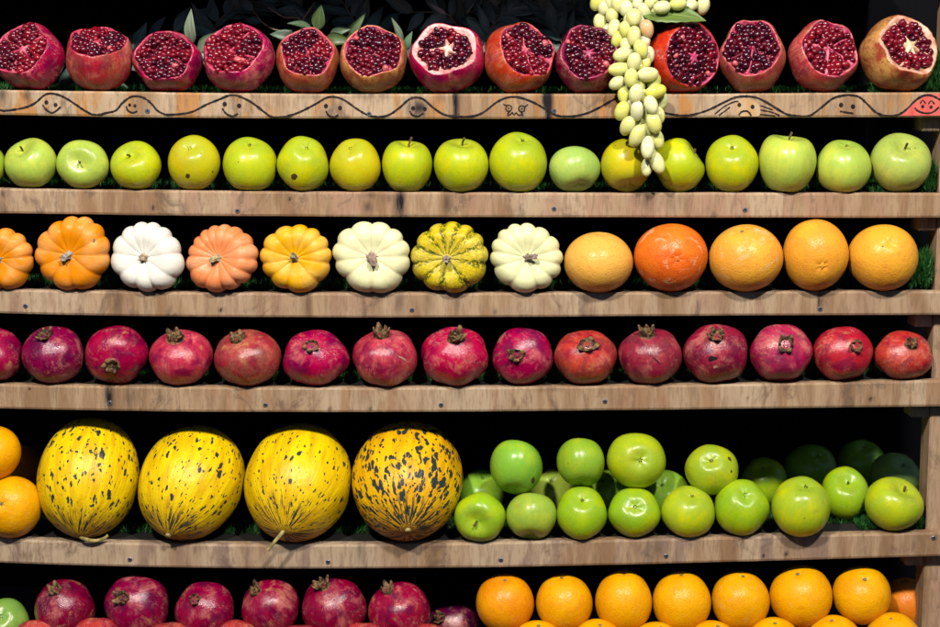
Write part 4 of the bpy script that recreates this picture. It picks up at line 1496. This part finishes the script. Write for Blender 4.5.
UPA = [
    ((490, 542.5, 438.5, 495), None, GD, 'stem', 0.034, 'raised green apple with a brown scar low on its side', ((532.5, 480, 4.2, 2.4, 0.5, (0.10, 0.07, 0.02)),)),
    ((556.6, 604.5, 437, 487.5), None, (0.25, 0.43, 0.02), 'stem', 0.040, 'raised green apple with smooth upright flanks and no visible hollow', ()),
    ((607, 666, 433, 489), (637.5, 458), GB, 'calyx', 0.040, 'widest raised apple, its deep blossom end facing out', ()),
    ((685, 738.5, 444.5, 495), (709, 458), GB, 'calyx', 0.036, 'raised apple with two dark pits on its shoulder', ((730, 461, 2.2, 2.6, 0.2, BR), (730.5, 471.5, 1.4, 1.4, 0, BR))),
]
for i, (bx, pole, colr, end, yc, lab, mk) in enumerate(UPA):
    place('apple', lab, 'apple', bx, pole_dir(bx, pole), apple_parts(560 + i, colr, end), 5, Yc=yc, mode='free', group=GU, marks=mk)
GK = 'shaded green apples at the back of the heap'
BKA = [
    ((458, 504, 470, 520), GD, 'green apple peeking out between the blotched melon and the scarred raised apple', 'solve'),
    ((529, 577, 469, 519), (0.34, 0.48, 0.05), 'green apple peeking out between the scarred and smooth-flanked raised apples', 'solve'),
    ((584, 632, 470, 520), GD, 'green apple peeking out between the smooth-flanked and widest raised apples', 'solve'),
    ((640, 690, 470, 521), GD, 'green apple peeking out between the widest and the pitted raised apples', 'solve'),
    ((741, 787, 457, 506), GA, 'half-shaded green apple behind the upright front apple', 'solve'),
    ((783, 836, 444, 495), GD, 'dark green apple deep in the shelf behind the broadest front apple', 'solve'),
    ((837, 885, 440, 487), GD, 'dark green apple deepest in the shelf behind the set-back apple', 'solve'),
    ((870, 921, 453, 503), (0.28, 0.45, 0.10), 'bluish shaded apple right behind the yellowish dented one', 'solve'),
]
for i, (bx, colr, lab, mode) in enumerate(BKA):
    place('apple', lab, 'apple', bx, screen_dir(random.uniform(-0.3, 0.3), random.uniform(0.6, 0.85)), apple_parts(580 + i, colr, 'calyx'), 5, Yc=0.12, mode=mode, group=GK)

# ------------------------------------------------------------------ row 6: piled fruit below the last visible edge
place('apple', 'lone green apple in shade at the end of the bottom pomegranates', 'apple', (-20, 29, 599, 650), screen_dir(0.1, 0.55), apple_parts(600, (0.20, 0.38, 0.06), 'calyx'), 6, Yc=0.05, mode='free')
ROW6 = [
    ((35, 94.8, 579, 640), (61, 584), (0.34, 0.012, 0.04), 'bottom-tier pomegranate with a closed tan crown below the first melon'),
    ((105, 167.5, 574.5, 638), (127.5, 591), (0.40, 0.008, 0.055), 'magenta bottom-tier pomegranate with a star-shaped open crown'),
    ((175, 234, 581.5, 640), (198, 593), (0.44, 0.015, 0.05), 'red and pink bottom-tier pomegranate with a big crown facing out'),
    ((242, 298.5, 578.5, 637), (257.5, 586), (0.44, 0.012, 0.045), 'smooth crimson bottom-tier pomegranate with its crown off to one side'),
    ((302, 366.8, 576, 640), (324, 580), (0.40, 0.010, 0.04), 'ridged crimson bottom-tier pomegranate with a pale streaked flank'),
    ((368, 430.5, 581.5, 641), (388, 584), (0.48, 0.02, 0.05), 'rosy bottom-tier pomegranate below the blotched melon'),
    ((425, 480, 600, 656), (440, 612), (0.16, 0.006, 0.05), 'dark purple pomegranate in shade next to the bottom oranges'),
]
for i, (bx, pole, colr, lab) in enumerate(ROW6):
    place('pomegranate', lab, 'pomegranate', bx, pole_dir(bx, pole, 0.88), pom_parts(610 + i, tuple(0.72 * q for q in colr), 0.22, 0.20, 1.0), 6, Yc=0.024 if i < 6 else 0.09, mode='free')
OR = (0.85, 0.31, 0.008)
ROW6O = [
    ((476, 534, 573.5, 632), (505, 577), (0.86, 0.31, 0.002, 0.1), 'orange with a green fleck, end one of the bottom tier by the pomegranates'),
    ((536, 592.5, 574, 632), (561, 576), (0.88, 0.39, 0.001, 0.1), 'bottom-tier orange with a seam on top, below the small-blossomed green apple'),
    ((595, 651.5, 570.5, 632), (623, 560), (0.88, 0.39, 0.001, 0.1), 'smooth bottom-tier orange below the green apple with the puckered blossom end'),
    ((652.5, 710.5, 571.5, 632), (680, 573), (0.88, 0.40, 0.001, 0.1), 'bottom-tier orange below the yellow-green apple that props the pitted one'),
    ((712, 769.5, 571.5, 630), (742, 574), (0.88, 0.40, 0.001, 0.2), 'bottom-tier orange with a shoulder nick below the upright front apple'),
    ((770, 832, 565.5, 627), (794, 571), (0.88, 0.39, 0.001, 0.1), 'largest bottom-tier orange, speckled with tiny dark nicks'),
    ((833, 890.5, 566.5, 624), (860, 576), (0.88, 0.40, 0.001, 0.1), 'bottom-tier orange nearest the post with a grey stem button'),
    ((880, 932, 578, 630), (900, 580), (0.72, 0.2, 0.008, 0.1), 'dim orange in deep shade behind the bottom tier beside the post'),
]
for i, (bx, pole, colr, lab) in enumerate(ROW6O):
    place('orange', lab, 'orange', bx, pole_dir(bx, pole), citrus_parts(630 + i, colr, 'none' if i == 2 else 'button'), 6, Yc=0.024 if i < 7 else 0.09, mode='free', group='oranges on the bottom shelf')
for i, (x, y) in enumerate(((538, 622), (598, 620.5), (656, 623.5), (713, 622), (774, 619), (834, 616.5), (893, 614))):
    place('orange', 'orange in the lowest layer with only its top showing', 'orange', (x - 29, x + 29, y, y + 57), screen_dir(random.uniform(-0.2, 0.2), 0.93), citrus_parts(650 + i, (0.88, 0.39, 0.001, 0.1), 'button'), 6, Yc=-0.012, mode='deck', group='oranges in the lowest layer')
for i, (x, y) in enumerate(((36, 620.5), (97, 619), (170, 623.5), (237, 621.5), (300, 626), (364, 624), (428, 625))):
    place('pomegranate', 'pale red pomegranate in the lowest layer with only its top showing', 'pomegranate', (x - 29, x + 29, y, y + 57), screen_dir(random.uniform(-0.2, 0.2), 0.3), pom_parts(670 + i, (0.56, 0.08, 0.06), 0.2, 0.15, 0.9), 6, Yc=-0.012, mode='deck', group='pomegranates in the lowest layer')

# ------------------------------------------------------------------ hanging grapes
# photo pixel centre, half length, half width, lean (degrees from vertical), depth
GP = [(633.8, 17.5, 8.2, 7.6, 0, -0.004), (646.7, 29.4, 8.8, 7.2, -10, -0.006), (625, 29.4, 7.6, 6.2, 0, -0.002), (633.8, 36, 9, 7, 5, -0.014), (644.5, 41, 6.5, 6, 0, -0.004),
      (641, 49, 8.8, 7, -25, -0.020), (626, 45, 6.8, 6.5, 0, -0.008), (622, 54.5, 8.6, 7, 70, -0.018), (634, 62, 8.4, 7.2, 10, -0.028), (618.7, 69.3, 10, 7, 82, -0.024),
      (647.4, 74.6, 10, 7.4, 85, -0.028), (631, 78, 8.6, 7, 5, -0.036), (617, 83, 7.8, 6.6, 60, -0.024), (645, 63, 6.4, 6, 0, -0.014), (613.7, 28.7, 8.8, 6.4, 15, 0.012),
      (626, 8.6, 7.6, 7.2, 0, 0.014), (612, 16, 7, 6.6, 0, 0.022), (662, 7.4, 8, 6.6, 80, -0.006), (678, 4, 8, 6.6, 80, 0.0), (651, 2, 7.4, 6.6, 30, 0.012),
      (637, 3, 7.4, 6.6, 0, 0.024), (604, 8, 7, 6.4, 0, 0.032), (690, 6, 7.4, 6.4, 60, 0.022), (620, 0, 7.4, 6.6, 20, 0.030), (666, -6, 7.6, 6.6, 20, 0.012),
      (646, -10, 7.6, 6.6, 20, 0.020),
      (624, 94.6, 8, 6.6, 0, -0.024), (636, 93.8, 9, 7.4, 10, -0.038), (655.5, 91.7, 10, 7.2, 75, -0.032), (662.5, 101, 7.6, 6, 10, -0.018), (651, 105, 9, 7, -20, -0.042),
      (622, 111, 9.2, 7.4, 25, -0.030), (637, 111, 9.4, 6.8, 0, -0.038), (659, 115, 8, 6, -10, -0.022), (654, 123, 9.8, 7.6, -20, -0.040), (627.5, 126, 9.6, 7.4, 25, -0.032),
      (637, 136, 11, 7.4, 25, -0.040), (657, 139, 9.4, 7, -15, -0.026), (647.6, 147.5, 11, 7, 5, -0.044), (657, 162.5, 11, 7.2, -22, -0.034), (647, 167, 9, 6, 8, -0.026)]
for q in ((630, 22, 0.010), (640, 24, 0.010), (618, 40, 0.006), (636, 44, 0.000), (648, 55, -0.004), (628, 56, -0.006), (640, 68, -0.014), (626, 70, -0.012), (639, 84, -0.020),
          (624, 84, -0.016), (654, 82, -0.018), (645, 98, -0.024), (629, 103, -0.020), (645, 117, -0.024), (630, 118, -0.020), (646, 132, -0.026), (636, 124, -0.022), (650, 150, -0.022),
          (600, 22, 0.034), (607, 32, 0.032), (597, 2, 0.036), (703, 6, 0.030), (611, 2, 0.030), (618, 4, 0.020), (644, 12, 0.014), (656, 10, 0.016), (632, -6, 0.024)):
    GP.append((q[0], q[1], 8.4, 6.8, random.uniform(-30, 30), q[2]))
gb0 = at(640, 60, -0.02)
bunch = empty('grape_bunch', gb0, 'bunch of pale yellow-green grapes hanging over the edge of the top shelf', 'grapes')
gseed = []
for i, (px, py, a, b, ang, Y) in enumerate(GP):
    c = at(px, py, Y)
    m = mpp(c)
    rr = np.random.default_rng(800 + i)
    t = math.radians(ang)
    ax = math.sin(t) * RIGHT + math.cos(t) * UP + rr.normal() * 0.25 * FWD
    B = basis(ax, rr.uniform(0, 6.28))

    def fn(t_, p_):
        rad = np.sin(t_) ** 0.95 * (1 + 0.05 * np.cos(t_))
        return np.stack([rad * np.cos(p_), rad * np.sin(p_), np.cos(t_)], 1)
    v, f, T, P = grid_sphere(14, 18, fn)
    w = (v * np.array([b * 1.0, b * 1.0, a * 1.12]) * m) @ B.T + c
    k = rr.uniform()
    colr = (0.80 + 0.04 * k, 0.80 + 0.03 * k, 0.22 + 0.32 * k)
    if i == 1:
        colr = (0.74, 0.50, 0.26)
    mesh_obj('grape', w, f, 'grape', bunch, {'loc': v}, True, colr, offset=gb0)
    gseed.append((c, ax, a * m))
stem_px = [(645, -25, 0.03), (640, 0, 0.022), (637, 25, 0.008), (634, 50, -0.006), (637, 75, -0.016), (640, 100, -0.022), (643, 125, -0.026), (648, 150, -0.026), (650, 158, -0.026)]
path = smooth_path([at(*q) for q in stem_px], 4)
tv, tf_ = tube(path, list(np.linspace(0.0026, 0.0012, len(path))), 7)
mesh_obj('stalk', tv, tf_, 'stem', bunch, {'loc': tv * 20}, True, (0.30, 0.36, 0.08), offset=gb0)
SV, SF = [], []
for c, ax, a in gseed:
    j = int(np.argmin(((path - c) ** 2).sum(1)))
    end = path[max(0, j - 3)]
    d = end - c
    st = c + d / (np.linalg.norm(d) + 1e-9) * a * 0.5
    tv, tf_ = tube([st, (st + end) / 2 + np.array([0, 0, 0.002]), end], 0.0009, 5)
    k = len(SV)
    SV += list(tv)
    SF += [tuple(q + k for q in ff) for ff in tf_]
SV = np.array(SV)
mesh_obj('stalklets', SV, SF, 'stem', bunch, {'loc': SV * 20}, True, (0.34, 0.40, 0.10), offset=gb0)['kind'] = 'stuff'


def leaf_mesh(name, parent, p0, p1, width, normal, color, off, curl=0.25, fold=0.3, n=10, teeth=0.0, thick=0.0006):
    """leaf blade from p0 (stalk) to p1 (tip), real thickness"""
    p0, p1 = np.asarray(p0, float), np.asarray(p1, float)
    d = p1 - p0
    L = np.linalg.norm(d)
    d /= L
    nn = np.asarray(normal, float)
    nn = nn - d * np.dot(nn, d)
    nn /= np.linalg.norm(nn)
    s = np.cross(nn, d)
    V, loc = [], []
    cols = [-1, -0.55, 0, 0.55, 1]
    for side in (1, -1):
        for i in range(n + 1):
            t = i / n
            w = width * (math.sin(math.pi * min(1, t ** 0.8)) ** 0.9 * (1 - 0.25 * t) + 0.02)
            if teeth and i % 2:
                w *= 1 - teeth
            for c in cols:
                q = p0 + d * L * t + s * w * c + nn * (curl * L * math.sin(math.pi * t) * 0.35 + fold * abs(c) * w - 0.5 * curl * L * t * t) + nn * thick * 0.5 * side
                V.append(q)
                loc.append((t, c, 0))
    F = []
    m = len(cols)
    K = (n + 1) * m
    for i in range(n):
        for j in range(m - 1):
            a = i * m + j
            F.append((a, a + 1, a + m + 1, a + m))
            F.append((K + a, K + a + m, K + a + m + 1, K + a + 1))
        for j in (0, m - 1):
            a = i * m + j
            F.append((a, a + m, K + a + m, K + a))
    return mesh_obj(name, V, F, 'leaf', parent, {'loc': loc}, True, color, offset=off)


leaf_mesh('leaf', bunch, at(641, 14, 0.012), at(706, 18, -0.006), 0.026, UP * 0.55 - FWD * 0.75, (0.14, 0.22, 0.035), gb0, curl=0.12, fold=0.25, n=14, teeth=0.10)

# ------------------------------------------------------------------ leafy branches behind the top row
BL = (0.17, 0.29, 0.25)
LG = (0.085, 0.14, 0.075)


def branch(label, pts, leaves, tw=0.0012):
    P = [at(*q) for q in pts]
    root = empty('leafy_branch', P[0], label, 'branch', None)
    path = smooth_path(P, 5)
    tv, tf_ = tube(path, list(np.linspace(tw * 1.5, tw * 0.6, len(path))), 6)
    mesh_obj('twig', tv, tf_, 'twig', root, None, True, None, offset=P[0])
    for k, (a, b, ya, yb, w, colr) in enumerate(leaves):
        if colr[2] < colr[1] * 0.8:          # green leaves reach forward, out of the top shelf's shade
            ya, yb = ya - 0.03, yb - 0.035
        rr = np.random.default_rng(int(a[0] * 13 + a[1] * 7 + k))
        nn = -FWD + UP * rr.uniform(-0.2, 0.7) + RIGHT * rr.uniform(-0.6, 0.6)
        leaf_mesh('leaf', root, at(a[0], a[1], ya), at(b[0], b[1], yb), w * 0.0014, nn, colr, P[0], curl=rr.uniform(0.05, 0.3), fold=rr.uniform(0.1, 0.4))
    return root


def auto_leaves(pts, seed, n, colr, size=(26, 40), wid=(5.5, 8.5)):
    rr = np.random.default_rng(seed)
    sp = smooth_path(pts, 8)
    out = []
    for k in range(n):
        q = sp[int((k + 0.5) / n * (len(sp) - 1))]
        nxt = sp[min(len(sp) - 1, int((k + 0.5) / n * (len(sp) - 1)) + 1)]
        base = math.atan2(nxt[1] - q[1], nxt[0] - q[0])
        ang = base + (1 if k % 2 else -1) * rr.uniform(0.35, 1.1)
        L = rr.uniform(*size)
        cc = np.array(colr) * rr.uniform(0.6, 1.4)
        out.append(((q[0], q[1]), (q[0] + L * math.cos(ang), q[1] + L * math.sin(ang)), q[2], q[2] + rr.uniform(-0.02, 0.02), rr.uniform(*wid), tuple(cc)))
    return out


branch('sprig with an upright pale leaf between the low and magenta cut pomegranates', [(205, 66, 0.11), (196, 50, 0.10), (186, 42, 0.10)],
       [((193, 44), (189, 10), 0.085, 0.075, 7, (0.20, 0.26, 0.17)), ((199, 52), (218, 32), 0.09, 0.08, 8, (0.16, 0.23, 0.13)), ((188, 46), (172, 30), 0.12, 0.14, 6, BL)])
pts = [(338, 60, 0.11), (315, 36, 0.10), (300, 19, 0.09), (284, 17, 0.085), (268, 7, 0.08)]
branch('pale bare-tipped sprig above the small orange-brown cut pomegranate', pts,
       [((312, 28), (288, 22), 0.09, 0.08, 5, LG), ((318, 30), (321, 5), 0.085, 0.08, 8, (0.075, 0.13, 0.04)), ((330, 34), (350, 29), 0.09, 0.085, 5, LG), ((326, 38), (352, 41), 0.085, 0.08, 7, (0.08, 0.14, 0.045)),
        ((340, 44), (366, 14), 0.10, 0.09, 6, (0.10, 0.17, 0.07)), ((296, 36), (270, 34), 0.10, 0.10, 6, (0.09, 0.14, 0.09))], 0.0016)
pts = [(303, 20, 0.088), (308, 12, 0.084), (315, 2, 0.08)]
branch('short bare pale twig rising above the leafy sprig', pts, [((305, 18), (292, 6), 0.095, 0.1, 3, BL)], 0.0013)
pts = [(292, 31, 0.09), (276, 30, 0.09), (262, 22, 0.095), (252, 8, 0.10)]
branch('thin arching twig over the magenta cut pomegranate', pts, [((262, 22), (244, 20), 0.10, 0.12, 5, BL), ((254, 10), (236, -4), 0.10, 0.12, 6, BL)], 0.0011)
pts = [(412, 66, 0.11), (404, 44, 0.10), (396, 25, 0.09)]
branch('sprig between the mustard-tan and pale-pithed cut pomegranates', pts, [((402, 45), (393, 18), 0.09, 0.08, 4.5, (0.18, 0.24, 0.15)), ((406, 50), (411, 32), 0.09, 0.08, 5, (0.14, 0.26, 0.14)), ((400, 40), (378, 34), 0.11, 0.12, 6, BL)])
pts = [(470, 40, 0.13), (455, 22, 0.12), (446, 14, 0.11), (420, 12, 0.12), (392, 14, 0.13)]
branch('dark sprig with one shiny curled leaf above the pale-pithed cut pomegranate', pts,
       [((446, 14), (430, 4), 0.09, 0.085, 2.5, (0.50, 0.55, 0.50))] + auto_leaves(pts, 5, 9, BL))
DK = [([(60, 90, 0.116), (110, 60, 0.123), (150, 42, 0.130), (200, 22, 0.130)], 'dark branch at the far end of the top shelf behind the tipped-back cut pomegranate', 10),
      ([(230, 60, 0.130), (215, 28, 0.130), (235, 8, 0.130), (270, -6, 0.130)], 'dark branch hanging behind the magenta cut pomegranate', 10),
      ([(350, 70, 0.116), (362, 40, 0.119), (350, 14, 0.119), (336, -8, 0.119)], 'dark branch rising behind the mustard-tan cut pomegranate', 10),
      ([(420, 70, 0.130), (440, 30, 0.130), (470, 12, 0.130), (515, 6, 0.130)], 'dark branch reaching sideways behind the pale-pithed cut pomegranate', 12),
      ([(480, 60, 0.116), (490, 30, 0.119), (508, 12, 0.119), (540, -4, 0.123)], 'dark branch behind the orange-red cut pomegranate', 10),
      ([(570, 62, 0.116), (560, 38, 0.112), (549, 20, 0.112), (552, 4, 0.116)], 'dark branch rising between orange-red and deep crimson cut pomegranates', 9),
      ([(590, 60, 0.130), (590, 22, 0.130), (572, 4, 0.130), (560, -14, 0.130)], 'dark branch behind the deep crimson cut pomegranate', 10),
      ([(300, 60, 0.130), (310, 20, 0.137), (290, 0, 0.137), (280, -14, 0.137)], 'dark branch deep behind the bare pale twigs', 10)]
for k, (pts, lab, n) in enumerate(DK):
    branch(lab, pts, auto_leaves(pts, 20 + k, n + 5, BL, (24, 44), (5.0, 9.0)))


# ------------------------------------------------------------------ artificial grass on the shelves
def grass(r, n, seed):
    rr = np.random.default_rng(seed)
    x = rr.uniform(XL + 0.04, PX - 0.004, n)
    y = 0.055 + (DEPTH - 0.08) * rr.uniform(0, 1, n) ** 1.5
    if r in (1, 2, 3, 5):
        m_ = n // 3
        x[:m_] = PX - 0.004 - 0.09 * rr.uniform(0, 1, m_) ** 1.3
        y[:m_] = 0.022 + 0.10 * rr.uniform(0, 1, m_)
    z = np.array([ztop(r, q) for q in x])
    # the mat curls up against the post
    d = np.clip((x - (PX - 0.075)) / 0.075, 0, 1)
    k = {1: 0.060, 2: 0.040, 3: 0.052, 4: 0.0, 5: 0.0}[r]
    rise = np.where(np.arange(n) < n // 3, rr.uniform(0, 1, n), 1.0)
    z = z + k * rise * d ** 0.8 * np.clip(1.2 - np.abs(y - 0.07) / 0.12, 0, 1)
    ang = rr.uniform(0, 6.28, n)
    h = rr.uniform(0.006, 0.014, n) * (1 + 0.6 * d)
    lx, ly = rr.normal(0, 0.005, n), rr.normal(0, 0.005, n) - 0.003 * d
    w = 0.0009
    V = np.zeros((n * 3, 3))
    V[0::3] = np.stack([x - w * np.cos(ang), y - w * np.sin(ang), z], 1)
    V[1::3] = np.stack([x + w * np.cos(ang), y + w * np.sin(ang), z], 1)
    V[2::3] = np.stack([x + lx, y + ly, z + h], 1)
    F = [(3 * i, 3 * i + 1, 3 * i + 2) for i in range(n)]
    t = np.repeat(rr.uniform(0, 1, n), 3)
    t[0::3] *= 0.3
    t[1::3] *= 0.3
    base = np.array([0, 0.2, ztop(r, 0)])
    names = {1: 'under the cut pomegranates', 2: 'under the row of yellow-green apples', 3: 'under the pumpkins and grapefruit', 4: 'under the row of whole pomegranates', 5: 'under the melons and green apples'}
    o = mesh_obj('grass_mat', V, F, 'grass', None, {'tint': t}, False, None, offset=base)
    o.location = base
    o['kind'] = 'stuff'
    o['label'] = 'dark green artificial grass ' + names[r]
    o['category'] = 'artificial grass'


# denser tuft near the post end
for r in (1, 2, 3, 4, 5):
    grass(r, 22000, 900 + r)
